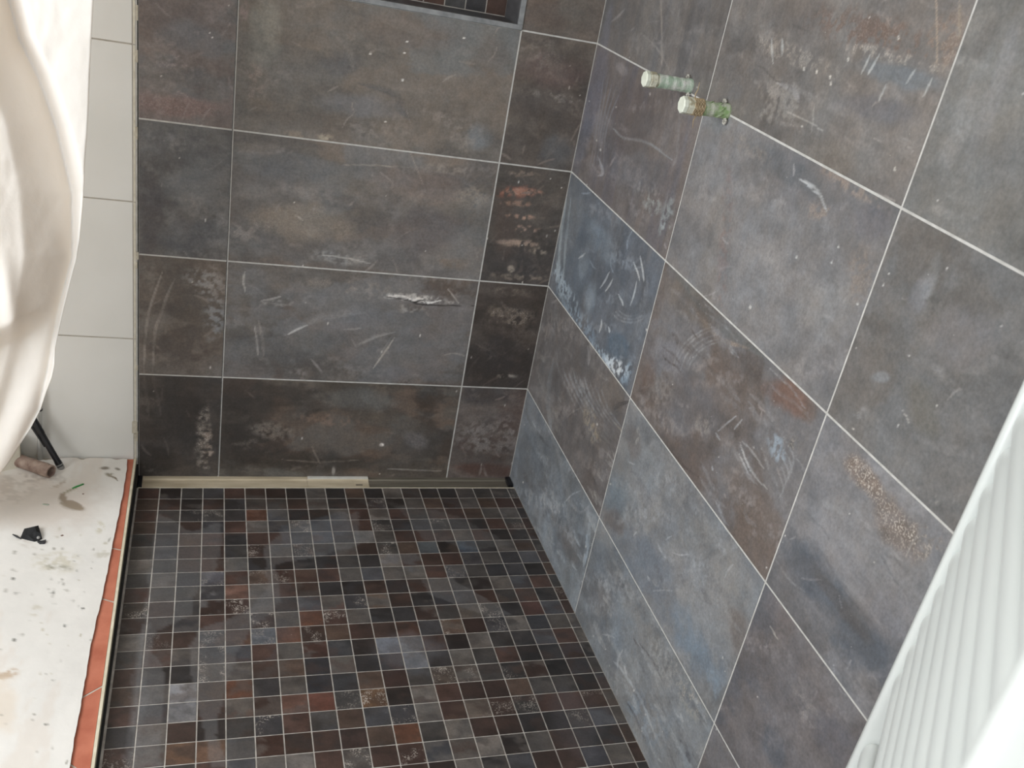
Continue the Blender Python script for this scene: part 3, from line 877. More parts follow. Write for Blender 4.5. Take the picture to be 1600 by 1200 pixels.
cv.stroke([(1440, 825), (1425, 850), (1415, 870)], 2.5, (140, 134, 128), .6, tile=23)
b_(1230, 950, 40, 30, 40, (112, 102, 100), .4, tile=22)
b_(1260, 1100, 14, 60, -30, (142, 136, 132), .3, tile=22, crust=.5, brk=1)
b_(1210, 1170, 20, 40, -20, (82, 92, 104), .5, tile=22)
b_(1300, 1150, 30, 50, -30, (90, 90, 98), .5, tile=22)
cv.stroke([(1202, 975), (1210, 990), (1217, 1004)], 1.5, (160, 158, 152), .6, tile=22)
cv.stroke([(1145, 1110), (1140, 1130)], 3, (140, 140, 138), .6, tile=21)
# C4
b_(1455, 430, 12, 40, 18, (132, 132, 130), .6, tile=24)
b_(1440, 455, 16, 40, 25, (120, 122, 128), .5, tile=24)
b_(1500, 530, 70, 60, 0, (116, 115, 118), .5, tile=24)
b_(1462, 470, 24, 9, 20, (82, 80, 76), .7, tile=24, brk=.4)
b_(1375, 590, 16, 10, 0, (126, 130, 134), .7, tile=24)
b_(1440, 640, 60, 26, 70, (98, 94, 84), .5, tile=24)
b_(1340, 645, 18, 12, 10, (148, 150, 152), .5, tile=24, brk=.8)
b_(1330, 500, 20, 80, 18, (98, 95, 92), .5, tile=24)
b_(1460, 780, 14, 12, 0, (140, 138, 134), .5, tile=24, brk=.9, crust=.4)
cv.stroke([(1410, 640), (1418, 655), (1420, 665)], 1.8, (150, 146, 140), .6, tile=24)
for q in [(1389, 428), (1380, 445), (1333, 670), (1403, 665), (1420, 555), (1372, 372), (1479, 420), (1463, 634)]: b_(q[0], q[1], 1.5, 2.4, 20, (198, 196, 190), .8, tile=24)
b_(1560, 640, 30, 60, 20, (92, 92, 92), .4, tile=24)
# C5
b_(1500, 200, 20, 110, 22, (132, 130, 128), .5, tile=25)
b_(1560, 130, 18, 130, 20, (128, 128, 130), .45, tile=25)
b_(1540, 60, 14, 50, 30, (98, 94, 90), .5, tile=25)
b_(1570, 250, 40, 60, 20, (108, 106, 104), .5, tile=25)
MI = np.zeros(len(F), int)
P0 = len(V)
YE = -1.58
for q in [[(0, 0, -0.06), (0, YE, -0.06), (0, YE, 2.42), (0, 0, 2.42)], [(0, YE, -0.06), (0.2, YE, -0.06), (0.2, YE, 2.42), (0, YE, 2.42)],
          [(0.2, 0.2, -0.06), (0.2, 0.2, 2.42), (0.2, YE, 2.42), (0.2, YE, -0.06)]]:
    V, F, MI = add_quad(V, F, MI, q, 1)
pad = len(V) - P0
detail(cv, 78, [1,2,3,4,5,11,12,13,14,15,21,22,23,24,25])
pc = np.concatenate([tone(cv.c, 1.06, 0.8, (1.012, 0.995, 0.985)), np.full((pad, 3), 0.2)]); pm = np.concatenate([cv.mk, np.zeros((pad, 3))])
wall_right = mesh_np('wall_right', V, F, [M_TILE, M_GROUT], mat_idx=MI, attrs={'Pattern': np.clip(pc, 0.002, 1), 'Marks': pm})
tag(wall_right, 'dark stone-look tiled right wall of the shower', kind='structure')

# ------------------------------------------------------------------ mosaic shower floor
MP, MX0, MD = 0.04993, -0.6733, 0.0585
xl = [MX0 + MP * k for k in range(-6, 14)] + [0.0]
yl = [MD + MP * k for k in range(0, 44)]
rects, ids, tidc = [], [], {}
g = 0.0021
n = 0
for i in range(len(xl) - 1):
    for j in range(len(yl) - 1):
        rects.append((xl[i] + g / 2, xl[i + 1] - (g / 2 if xl[i + 1] < 0 else 0.002), yl[j] + g / 2, yl[j + 1] - g / 2)); ids.append(n)
        tidc[n] = (i, j)
        n += 1


def floor_z(y): return 0.0128 + 0.0288 * (-y - 0.0585)


A, B, H, T, F, V = build_tiles(rects, 0.0055, 0.0011, lambda a, b, h: np.stack([a, -b, floor_z(-b) + h - 0.0011], 1), ids)
U, W_ = project(V[:, 0], V[:, 1], V[:, 2])
cv = Canvas(A, B, U, W_, T, 131)
rs = np.random.RandomState(5)
PAL = [((64, 49, 43), 22), ((76, 56, 49), 18), ((52, 50, 51), 14), ((66, 64, 63), 14), ((86, 82, 79), 14), ((76, 78, 84), 8), ((98, 94, 90), 8), ((60, 60, 64), 7), ((82, 66, 56), 8), ((46, 40, 38), 8), ((92, 60, 44), 2)]
pw = np.array([q[1] for q in PAL], float)
pw /= pw.sum()
cent = np.array([((r[0] + r[1]) / 2, (r[2] + r[3]) / 2) for r in rects])
cu, cvv = project(cent[:, 0], -cent[:, 1], floor_z(-cent[:, 1]))
picks = rs.choice(len(PAL), n, p=pw)
tcol = np.array([PAL[k][0] for k in picks], float) * rs.uniform(0.92, 1.1, (n, 1))
tcr = np.where(rs.rand(n) < 0.07, rs.uniform(0.4, 1, n), 0.0)


def near(u, v): return int(np.argmin((cu - u) ** 2 + (cvv - v) ** 2))


for (u, v, c_) in [(370, 923, (112, 82, 70)), (210, 950, (70, 62, 56)), (497, 1097, (108, 66, 52)), (585, 1097, (104, 76, 50)), (633, 1148, (100, 64, 44)),
                   (540, 1070, (58, 60, 64)), (495, 1070, (50, 50, 54)), (455, 1092, (98, 68, 56)), (605, 1005, (106, 114, 126)), (645, 1003, (108, 112, 116)),
                   (645, 1032, (108, 114, 122)), (490, 863, (44, 46, 52)), (505, 840, (76, 82, 92)), (480, 860, (44, 46, 52)), (412, 993, (84, 92, 102)),
                   (560, 840, (110, 110, 110)), (305, 1185, (96, 72, 54)), (300, 1085, (124, 126, 130)), (300, 1115, (120, 122, 126)), (330, 903, (84, 86, 96)),
                   (430, 1150, (66, 46, 38)), (480, 1165, (64, 48, 40)), (550, 1160, (62, 48, 44)), (735, 855, (72, 86, 100)), (670, 855, (80, 88, 94)),
                   (868, 1045, (44, 45, 48)), (865, 1020, (54, 54, 56)), (868, 1130, (42, 38, 38)), (1105, 1150, (60, 60, 60)), (850, 965, (62, 64, 70)),
                   (490, 1010, (70, 46, 38)), (525, 1010, (62, 64, 68)), (500, 1040, (50, 50, 54)), (750, 975, (54, 40, 36)), (820, 945, (80, 54, 48)),
                   (745, 1105, (102, 92, 84)), (700, 1060, (88, 78, 70)), (625, 1055, (62, 46, 42)), (880, 1050, (40, 38, 38)), (945, 1180, (66, 68, 76)),
                   (395, 1165, (76, 76, 78)), (365, 885, (96, 94, 92)), (605, 860, (70, 68, 66)), (395, 985, (90, 96, 104)), (318, 1165, (110, 82, 62))]:
    tcol[near(u, v)] = c_
for (u, v) in [(210, 950), (745, 1105), (640, 1185), (545, 935), (770, 955), (405, 970), (690, 1060), (715, 970), (580, 1095), (350, 1015), (335, 1050), (620, 1130), (330, 900), (520, 965)]: tcr[near(u, v)] = 1.0
for u, v in [(255, 1000), (800, 830), (620, 880)]: tcr[near(u, v)] = .3
toff = rs.rand(n, 2) * 50
a_, b2 = A + toff[T, 0], B + toff[T, 1]
nn = fbm(a_ * 26, b2 * 50, 400, 5, .6)
n2_ = fbm(a_ * 40, b2 * 40, 420, 4, .6)
cv.c = srgb(tcol[T]) * (1 + 1.0 * (nn - .5) + .5 * (n2_ - .5))[:, None]
alt = srgb(np.roll(tcol, 37, 0)[T])
mm = (sstep(.5, .6, fbm(a_ * 30, b2 * 44, 460, 5)) * .45)[:, None]
cv.c = cv.c * (1 - mm) + alt * mm
cv.mk[:, 0] = .7 * tcr[T] * sstep(.46, .6, fbm(a_ * 44, b2 * 44, 440, 4))
b_ = cv.blob
# wet and dusty film, the window's reflection on it painted in as pale haze
FILM_SHEEN = (116, 117, 119)


def patch(pts, al=.34, col=FILM_SHEEN):
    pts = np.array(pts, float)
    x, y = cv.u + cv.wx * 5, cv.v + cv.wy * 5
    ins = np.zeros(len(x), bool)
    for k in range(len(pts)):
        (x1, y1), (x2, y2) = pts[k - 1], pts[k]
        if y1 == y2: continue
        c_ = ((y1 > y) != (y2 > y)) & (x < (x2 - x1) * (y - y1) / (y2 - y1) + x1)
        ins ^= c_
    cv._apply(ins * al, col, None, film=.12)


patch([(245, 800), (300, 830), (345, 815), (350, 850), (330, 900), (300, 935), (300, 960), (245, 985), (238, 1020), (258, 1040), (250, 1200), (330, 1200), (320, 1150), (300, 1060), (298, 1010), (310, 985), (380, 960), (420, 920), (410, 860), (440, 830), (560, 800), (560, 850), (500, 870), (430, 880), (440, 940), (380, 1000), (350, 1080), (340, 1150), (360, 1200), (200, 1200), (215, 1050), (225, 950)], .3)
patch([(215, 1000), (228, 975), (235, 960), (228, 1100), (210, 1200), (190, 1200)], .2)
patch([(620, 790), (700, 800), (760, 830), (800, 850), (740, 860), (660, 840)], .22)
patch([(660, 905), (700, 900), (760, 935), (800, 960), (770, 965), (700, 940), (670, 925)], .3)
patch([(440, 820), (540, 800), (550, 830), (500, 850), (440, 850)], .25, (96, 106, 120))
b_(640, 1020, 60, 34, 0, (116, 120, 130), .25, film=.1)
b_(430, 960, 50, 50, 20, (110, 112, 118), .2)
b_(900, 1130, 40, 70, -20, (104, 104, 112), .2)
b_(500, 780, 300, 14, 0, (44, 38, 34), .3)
# the first column stays darker (dark gap strip beside it)
MI = np.zeros(len(F), int)
P0 = len(V)
for q in [[(-0.976, -MD + 0.0, floor_z(-MD) - .0011), (-0.976, -2.25, floor_z(-2.25) - .0011), (0, -2.25, floor_z(-2.25) - .0011), (0, -MD, floor_z(-MD) - .0011)],
          [(-0.976, 0.0, -0.05), (-0.976, -2.25, -0.05), (0, -2.25, -0.05), (0, 0.0, -0.05)],
          [(-0.976, -2.25, -0.05), (-0.976, -2.25, floor_z(-2.25) - .0011), (0, -2.25, floor_z(-2.25) - .0011), (0, -2.25, -0.05)],
          [(-0.976, -MD, -0.05), (-0.976, -MD, floor_z(-MD)), (0, -MD, floor_z(-MD)), (0, -MD, -0.05)],
          [(-0.976, 0, -0.012), (0, 0, -0.012), (0, -MD, -0.012), (-0.976, -MD, -0.012)]]:
    V, F, MI = add_quad(V, F, MI, q, 1)
pad = len(V) - P0
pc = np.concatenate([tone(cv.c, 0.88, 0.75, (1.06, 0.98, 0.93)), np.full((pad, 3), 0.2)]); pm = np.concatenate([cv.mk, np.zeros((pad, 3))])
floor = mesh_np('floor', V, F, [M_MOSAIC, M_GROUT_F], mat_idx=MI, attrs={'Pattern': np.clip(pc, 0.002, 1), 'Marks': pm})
tag(floor, 'brown and slate mosaic shower floor with light grout', kind='structure')

# ------------------------------------------------------------------ niche in the back wall
bm = bmesh.new()
nd = 0.125
t_ = 0.011
# inner linings (sill, sides, head) in grey tile
box(bm, (X1, 0.0, NZ0 - 0.001), (X2, nd, NZ0 + 0.009))
box(bm, (X1, 0.0, NZ1 - 0.009), (X2, nd, NZ1 + 0.001))
box(bm, (X1 - 0.001, 0.0, NZ0), (X1 + 0.009, nd, NZ1))
box(bm, (X2 - 0.009, 0.0, NZ0), (X2 + 0.001, nd, NZ1))
M_NLINE = noisy('niche_lining', (62, 62, 64), (96, 95, 96), 14, 0.4, 0.15, stretch=(3, 1, 3))
nl = obj('niche_lining', bm, M_NLINE, wall_back)
bm = bmesh.new()
for (a, c) in [((X1, -0.004, NZ0), (X2, 0.006, NZ0 + t_)), ((X1, -0.004, NZ1 - t_), (X2, 0.004, NZ1)),
               ((X1, -0.004, NZ0 + t_), (X1 + t_, 0.004, NZ1 - t_)), ((X2 - t_, -0.004, NZ0 + t_), (X2, 0.004, NZ1 - t_))]:
    box(bm, a, c, 0.0012)
np_ = obj('niche_edge_profile', bm, M_PROFGREY, wall_back)
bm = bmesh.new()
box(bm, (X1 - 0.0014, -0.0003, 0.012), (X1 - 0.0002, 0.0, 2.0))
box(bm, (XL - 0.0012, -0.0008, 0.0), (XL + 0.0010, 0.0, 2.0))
obj('joint_recess_shade', bm, M_DARKGAP, wall_back)  # recess shade of the half-filled joint and tile edge, put in as dark strips
rects, ids = [], []
k = 0
for i in range(12):
    for j in range(6):
        x0 = X1 + 0.0095 + i * 0.0487
        z0 = NZ0 + 0.0095 + j * 0.0475
        rects.append((x0 + .001, min(x0 + .0475, X2 - .0095), z0 + .001, min(z0 + .0465, NZ1 - .0095))); ids.append(k); k += 1
A, B, H, T, F, V = build_tiles(rects, 0.006, 0.001, lambda a, b, h: np.stack([a, nd - h, b], 1), ids)
nc = np.array([PAL[q][0] for q in np.random.RandomState(3).choice(len(PAL), k, p=pw)], float)
nc[:] = nc * 1.15
nC = srgb(nc[T]) * (1 + .9 * (fbm(A * 30, B * 30, 500, 4) - .5))[:, None]
MI = np.zeros(len(F), int)
P0 = len(V)
V, F, MI = add_quad(V, F, MI, [(X1, nd, NZ0), (X2, nd, NZ0), (X2, nd, NZ1), (X1, nd, NZ1)], 1)
nC = np.concatenate([nC, np.full((4, 3), .2)])
mesh_np('niche_mosaic', V, F, [M_MOSAIC, M_GROUT_F], wall_back, MI, attrs={'Pattern': nC, 'Marks': np.zeros((len(V), 3))})

# ------------------------------------------------------------------ white tiled wall left of the shower
bm = bmesh.new()
ZW = [-0.02, 0.3895, 0.7195, 1.0495, 1.3795, 1.7095, 2.0395, 2.42]
box(bm, (-2.6, 0.0012, -0.06), (XL - 0.004, 0.2, 2.42), 0, 1)
xr = XL - 0.010
for i in range(4):
    xa, xb = xr - 0.5 * i, xr - 0.5 * (i + 1)
    for r in range(7):
        box(bm, (xb + 0.001, 0.0, ZW[r] + 0.0016), (xa - 0.001, 0.0048, ZW[r + 1] - 0.0016), 0.0006, 0)
for r in range(7):
    box(bm, (xr + 0.0008, -0.0002, ZW[r] + 0.001), (XL - 0.0045, 0.006, ZW[r + 1] - 0.001), 0.0005, 2)
wl = obj('wall_back_left', bm, [M_WHITE_TILE, M_WGROUT, noisy('cream_filler_strip', (196, 188, 170), (220, 214, 198), 70, .7, .3)])
tag(wl, 'white tiled wall section left of the dark shower tiles', kind='structure')
# crumbling joint between white and dark tiles
bm = bmesh.new()
rs = np.random.RandomState(8)
z = 0.07
while z < 1.3:
    h = rs.uniform(.004, .03)
    if rs.rand() < .3: box(bm, (XL - 0.0048 + rs.uniform(-.001, .001), -0.0016, z), (XL + rs.uniform(-.002, .0012), 0.002, z + h), 0.0007)
    z += h + rs.uniform(.002, .03)
box(bm, (XL - 0.014, -0.003, .135), (XL - 0.002, 0.001, .168), .0025)
box(bm, (XL - 0.010, -0.003, .112), (XL - 0.001, 0.001, .134), .002)
obj('joint_filler', bm, noisy('old_filler', (176, 168, 150), (208, 200, 184), 120, .9, .5), wl)

# ------------------------------------------------------------------ raised floor on the left: terracotta under a protective sheet
FZ = 0.0605
bm = bmesh.new()
box(bm, (-2.6, -3.2, -0.06), (-0.9845, 0.0, FZ - 0.0012), 0, 1)
bmesh.ops.recalc_face_normals(bm, faces=bm.faces)
jy = [(-0.0, -0.0), (-0.360, -0.372), (-0.528, -0.545), (-0.806, -0.780), (-0.955, -0.985), (-1.28, -1.27), (-1.58, -1.6), (-1.9, -1.89), (-2.2, -2.21), (-2.6, -2.6)]
for (l0, r0), (l1, r1) in zip(jy, jy[1:]):
    gap = 0.0026
    prism(bm, [(-1.032, l0 - gap + (l0 - r0) * .45), (-0.9865, r0 - gap), (-0.9865, r1 + gap), (-1.032, l1 + gap + (l1 - r1) * .45)], FZ - 0.006, FZ)
fl = obj('floor_left', bm, [M_TERRA, M_TGROUT])
tag(fl, 'terracotta tiled floor beside the shower', kind='structure')
bm = bmesh.new()
box(bm, (-0.9853, -3.2, -0.05), (-0.9800, -0.0015, FZ + 0.0035), 0.001)
tp = obj('trim_1', bm, M_CREAM)
tag(tp, 'cream edge profile between terracotta strip and mosaic', kind='structure')
bm = bmesh.new()
box(bm, (-0.9800, -3.2, -0.05), (-0.9760, -0.0015, 0.046), 0.0005)
ts = obj('gap_shade_strip', bm, M_DARKGAP)  # fills the open gap, whose shade is put into the colour
tag(ts, 'dark strip in place of the shaded gap along the left edge of the mosaic', kind='structure')

# protective sheet: thin slab with a slightly wavy cut edge, stained with mortar
edge = [(-1.000, -0.022), (-0.998, -0.06), (-0.9985, -0.15), (-1.001, -0.262), (-1.0055, -0.40), (-1.0075, -0.505), (-1.0125, -0.60), (-1.0150, -0.70), (-1.0160, -0.84), (-1.0175, -0.961), (-1.019, -1.3), (-1.02, -2.9)]
ey = np.array([e[1] for e in edge]); ex = np.array([e[0] for e in edge])
nx_, ny_ = 150, 330
yy = -np.concatenate([np.linspace(0.003, 1.1, 260), np.linspace(1.12, 2.9, ny_ - 260)])
xe = np.interp(-yy, -ey, ex) + (fbm(yy * 40, yy * 0, 700, 4) - .5) * .003
tt = np.linspace(0, 1, nx_) ** 1.6
X = xe[:, None] - tt[None, :] * (2.25 + xe[:, None])
Y = np.repeat(yy[:, None], nx_, 1)
# torn back edge
Y = np.where(Y > -0.05, Y - (np.clip(fbm(X * 40, Y * 0, 710, 5) - .42, 0, 1) * .035) * sstep(-.05, -.003, Y), Y)
Zt = FZ + 0.0022 + (fbm(X * 5, Y * 5, 720, 3) - .5) * .0012
V = np.stack([X, Y, Zt], -1).reshape(-1, 3)
U, W_ = project(V[:, 0], V[:, 1], V[:, 2])
cv = Canvas(V[:, 0], -V[:, 1], U, W_, np.zeros(len(V), int), 801)
cv.base(0, (226, 221, 214), .05, [((216, 204, 192), .5, .56)], (6, 6))
b_ = cv.blob
b_(60, 790, 110, 50, 0, (206, 192, 180), .6)
b_(20, 770, 60, 24, -20, (170, 158, 148), .35, brk=.4)
b_(60, 748, 60, 8, 0, (150, 140, 130), .3, brk=.4)
MC = (150, 134, 116)
cv.stroke([(94, 779), (100, 789), (116, 794), (129, 796)], 7, MC, .95, warp=.5)
b_(98, 779, 8, 6, 60, MC, .95, warp=.3, soft=.25)
b_(114, 790, 19, 6.5, 20, MC, .95, warp=.3, soft=.25)
cv.stroke([(99, 773), (108, 768), (122, 763)], 2.6, (160, 150, 128), .9)
cv.stroke([(80, 764), (92, 760), (104, 750)], 3, (176, 158, 140), .8, brk=.4)
b_(164, 733, 9, 2.6, 0, (116, 104, 88), .9); b_(184, 734, 5, 2, 10, (116, 104, 88), .9)
b_(172, 743, 9, 3.5, 10, (140, 128, 106), .9, brk=.3); cv.stroke([(172, 745), (180, 748), (184, 752)], 2, (130, 116, 96), .9)
b_(8, 1055, 30, 12, -10, (184, 158, 130), .8, brk=.7); b_(5, 1110, 26, 50, 0, (216, 196, 172), .45)
b_(55, 955, 13, 10, -30, (188, 178, 156), .6, brk=.8)
b_(90, 880, 40, 18, 0, (190, 180, 152), .5, brk=.9); b_(155, 825, 10, 10, 0, (190, 180, 150), .6, brk=.9)
b_(92, 887, 24, 5, 5, (150, 146, 132), .7, brk=1); b_(160, 868, 16, 7, -10, (186, 178, 160), .6, brk=1)
b_(40, 850, 20, 6, 20, (176, 160, 144), .4, brk=.7)
rs = np.random.RandomState(21)
for k in range(95):
    u, v = rs.uniform(-10, 190), rs.uniform(835, 1200)
    if rs.rand() < .4: u, v = rs.normal(90, 40), rs.normal(880, 30)
    s = rs.uniform(.8, 2.2)
    b_(u, v, s * rs.uniform(1, 2.4), s, rs.uniform(-60, 20), (128, 122, 108) if rs.rand() < .7 else (176, 166, 140), rs.uniform(.3, .75), warp=.5)
for (u, v) in [(102, 979), (27, 928), (82, 927), (22, 1001), (130, 952), (73, 1134), (20, 905)]: b_(u, v, 3.4, 2, -20, (96, 94, 86), .9, warp=.4)
idx = (np.arange(ny_ - 1)[:, None] * nx_ + np.arange(nx_ - 1)[None, :]).ravel()
F = np.stack([idx, idx + 1, idx + nx_ + 1, idx + nx_], 1)[:, ::-1]
mS, nt, b = newmat('protective_fleece')
at = N(nt, 'ShaderNodeAttribute', attribute_name='Pattern')
nt.links.new(at.outputs['Color'], b.inputs['Base Color'])
b.inputs['Roughness'].default_value = 0.55
n_ = N(nt, 'ShaderNodeTexNoise'); n_.inputs['Scale'].default_value = 60; n_.inputs['Detail'].default_value = 7
tc = N(nt, 'ShaderNodeTexCoord'); nt.links.new(tc.outputs['Object'], n_.inputs['Vector'])
bp = N(nt, 'ShaderNodeBump'); bp.inputs['Strength'].default_value = .25; bp.inputs['Distance'].default_value = .002
nt.links.new(n_.outputs[0], bp.inputs['Height']); nt.links.new(bp.outputs[0], b.inputs['Normal'])
sheet = mesh_np('floor_protection_sheet', V, F, mS, smooth=True, attrs={'Pattern': np.clip(cv.c, 0, 1)})
so = sheet.modifiers.new('thickness', 'SOLIDIFY'); so.thickness = 0.0022; so.offset = -1
tag(sheet, 'off-white protective sheet with mortar spots covering the floor left of the shower', 'sheet')

# ------------------------------------------------------------------ linear drain at the foot of the back wall
dr = thing('linear_shower_drain', (-0.49, -0.03, 0.0), 'narrow linear shower drain channel at the foot of the dark back wall', 'drain')


def xat(u, v=756): return P(u, v, z=0.008).x


xs = [xat(222), xat(481), xat(577), xat(797)]


def drain_prof(bm, x0, x1, zt, lip=0.004):
    # sloped cover: wall-side lip, flat tread, front flange
    pr = [(-0.001, zt), (-0.012, zt), (-0.0135, zt - lip), (-0.046, zt - lip - 0.001), (-0.048, zt - lip + 0.0012), (-0.0545, zt - lip + 0.0012), (-0.0545, -0.010), (-0.001, -0.010)]
    a = [bm.verts.new((x0, y, z)) for y, z in pr]; b = [bm.verts.new((x1, y, z)) for y, z in pr]
    for i in range(len(pr)): bm.faces.new((a[i], a[(i + 1) % len(pr)], b[(i + 1) % len(pr)], b[i]))
    bm.faces.new(a); bm.faces.new(b[::-1])


bm = bmesh.new(); drain_prof(bm, xs[0], xs[1] - 0.0006, 0.0105); d1 = obj('cover', bm, M_DRAIN_F)
d1['label'] = 'beige left length of the drain cover'
bm = bmesh.new(); drain_prof(bm, xs[1], xs[2] - 0.0006, 0.0112); d2 = obj('cover', bm, M_DRAIN_F)
d2['label'] = 'short removable middle length of the drain cover'
bm = bmesh.new(); box(bm, (xs[1] + .001, -0.0125, 0.0105), (xs[2] - .001, -0.001, 0.0125), .0006); d2b = obj('upper_edge', bm, M_DRAIN_B, d2)  # white highlight along the raised edge is put into the colour
d2b['label'] = 'steel upper edge with a painted white highlight'
bm = bmesh.new(); box(bm, (xs[2] - .036, -0.037, 0.0058), (xs[2] - .018, -0.031, 0.0072), .0005); d2c = obj('lifting_slot', bm, M_DRAIN_S, d2)
bm = bmesh.new(); drain_prof(bm, xs[2], -0.002, 0.0098); d3 = obj('cover', bm, M_DRAIN_S)
d3['label'] = 'greyish dusty right length of the drain cover'
bm = bmesh.new(); box(bm, (xs[0] - .0095, -.050, -.01), (xs[0] - .0003, -.001, .0125), .0015); d4 = obj('end_cap', bm, M_BLACK)
bm = bmesh.new(); box(bm, (-.016, -.047, .0), (-.002, -.004, .0165), .003); d5 = obj('end_cap', bm, M_BLACK)
bm = bmesh.new(); box(bm, (xs[0] - 0.008, -0.0572, -0.01), (-.002, -0.0547, 0.0125), .0004); d6 = obj('front_seal', bm, M_CREAM)
adopt(dr, d1, d2, d3, d4, d5, d6)

# ------------------------------------------------------------------ two capped pipe stubs on the right wall


def stub(y, z, length, m_body, label, hemp):
    root = thing('capped_water_pipe', (0.0, y, z), label, 'pipe', 'capped pipe stubs on the right wall')
    bm = bmesh.new()
    s0, s1 = 0.002, -(length - 0.028)
    ns = 14
    pts = [(s0 + (s1 - s0) * k / (ns - 1), y, z) for k in range(ns)]
    rr = [0.0125 + 0.0004 * math.sin(k * 2.1) + (0.0008 if k < 3 else 0) for k in range(ns)]
    tube(bm, pts, rr, 24)
    body = obj('pipe_body', bm, m_body, smooth=False)
    kids = [body]
    # plug: threaded neck, faceted collar and square-edged head
    bm = bmesh.new()
    x = s1
    tube(bm, [(x + .004, y, z), (x - .006, y, z)], 0.0105, 20)
    kids.append(obj('plug_neck', bm, M_CAP2))
    bm = bmesh.new()
    tube(bm, [(x - .004, y, z), (x - .006, y, z), (x - .017, y, z), (x - .019, y, z)], [0.0125, 0.0145, 0.0148, 0.0138], 8)
    kids.append(obj('plug_collar', bm, M_CAP2))
    bm = bmesh.new()
    tube(bm, [(x - .0185, y, z), (x - .020, y, z), (x - .0265, y, z), (x - .028, y, z)], [0.0132, 0.0146, 0.0146, 0.0125], 8)
    kids.append(obj('plug_cap', bm, M_CAP))
    # lugs and mortar lumps where the stub leaves the wall
    bm = bmesh.new()
    for (dy, dz, r) in [(0.009, 0.0135, .0042), (-0.009, -0.015, .0042)]:
        c = Vector((-0.006, y + dy, z + dz))
        rs_ = random.Random(int(abs(dy * 1e4)) + int(z * 1000))
        for q in range(7):
            a = q / 7 * 2 * math.pi
            p = c + Vector((0, math.cos(a) * r, math.sin(a) * r))
            bmesh.ops.create_icosphere(bm, subdivisions=1, radius=.0018 + rs_.random() * .001, matrix=Matrix.Translation(p))
    kids.append(obj('mortar_crumbs', bm, M_MORTAR))
    if hemp:
        bm = bmesh.new()
        pts, rad = [], []
        for k in range(90):
            a = k * 0.55
            pts.append((x + .012 - k * .00022, y + math.cos(a) * .0138, z + math.sin(a) * .0138))
            rad.append(.0013)
        tube(bm, pts, rad, 6)
        pts = [(x - .002, y + .006, z + .012), (x - .004, y + .004, z + .020), (x - .003, y + .001, z + .028), (x - .0035, y + .001, z + .040)]
        tube(bm, pts, [.0012, .001, .0007, .0004], 5)
        pts = [(x + .002, y - .006, z - .012), (x - .002, y - .008, z - .022), (x, y - .009, z - .034)]
        tube(bm, pts, [.0012, .0008, .0004], 5)
        kids.append(obj('hemp_winding', bm, M_HEMP, smooth=True))
        bm = bmesh.new()
        rs_ = random.Random(4)
        for k in range(9):
            a = rs_.uniform(0, 6.28)
            x0_ = -rs_.uniform(.008, .03)
            pts = [(x0_ - .012 * j / 4, y + math.cos(a + .2 * j) * .0132, z + math.sin(a + .2 * j) * .0132) for j in range(5)]
            tube(bm, pts, [.0002, .0007, .0009, .0007, .0002], 5)
        kids.append(obj('moulded_ribs', bm, M_PIPE_G, smooth=True))
    adopt(root, *kids)
    for k_ in kids:
        if k_.name.startswith('plug_cap'): k_['label'] = 'ivory plug cap'
    return root


stub(-0.529, 1.2165, 0.096, M_PIPE_W, 'grey-green capped pipe stub nearer the back wall, upper left of the two', False)
stub(-0.692, 1.2075, 0.090, M_PIPE_G, 'green capped pipe stub wrapped in hemp, lower right of the two', True)

# ------------------------------------------------------------------ things on the sheet
SZ = FZ + 0.0028
# paper-core roll lying against the wall
rt = thing('plastic_pipe_offcut', tuple(P(60, 735, z=SZ)), 'short dusty brown pipe offcut lying on the floor under the white sheeting', 'pipe')
r0 = 0.0155
pa, pb = P(36, 722, z=SZ + r0), P(80, 737, z=SZ + r0)
dd = (pb - pa); dd.z = 0; dd.normalize()
pa.z = pb.z = SZ + r0
pb = pa + dd * max(0.05, (pb - pa).length)
pa = pa - dd * .02
bm = bmesh.new()
n = 28
side = dd.cross(Vector((0, 0, 1)))
prof = [(0, r0 * .75), (0, r0), (.7, r0 * 1.0), (.72, r0 * 1.05), (.86, r0 * 1.05), (.88, r0), (1, r0), (1, r0 * .80), (.3, r0 * .78)]
rings = []
for t, r in prof:
    c = pa.lerp(pb, t)
    rings.append([bm.verts.new(c + side * (r * math.cos(2 * math.pi * k / n)) + Vector((0, 0, r * math.sin(2 * math.pi * k / n)))) for k in range(n)])
for a, b2_ in zip(rings, rings[1:]):
    for k in range(n): bm.faces.new((a[k], a[(k + 1) % n], b2_[(k + 1) % n], b2_[k]))
bm.faces.new(rings[-1])
rb = obj('pipe_wall', bm, M_CARD, smooth=False)
adopt(rt, rb)
# black rod leaning on the wall
bl = P(94, 728, z=SZ + 0.008)
tp_ = Vector(P(36, 628, y=-0.03))
rod = thing('black_rod', tuple(P(93, 734, z=SZ)), 'black rod leaning against the white tiles, its grey foot on the sheet', 'rod')
bm = bmesh.new()
d_ = tp_ - bl
K = [0, .06, .1, .5, .52, 1]
tube(bm, [bl + d_ * k for k in K], [.0080, .0080, .0072, .0072, .0080, .0080], 16)
k1 = obj('shaft', bm, M_BLACK, smooth=False)
bm = bmesh.new()
dn = d_.normalized()
for off, r in ((-.004, .0078), (.004, .0082)):
    bmesh.ops.create_icosphere(bm, subdivisions=3, radius=r, matrix=Matrix.Translation(bl + dn * off))
k2 = obj('foot', bm, M_GREY, smooth=True); k2['label'] = 'dusty grey rounded foot'
bm = bmesh.new()
o_ = Vector((-.012, 0.002, 0))
tube(bm, [bl + d_ * .30 + o_ * .8, bl + d_ * .62 + o_ * 1.0], [.002, .0035], 8)
k3 = obj('clip', bm, M_BLACK)
adopt(rod, k1, k2, k3)
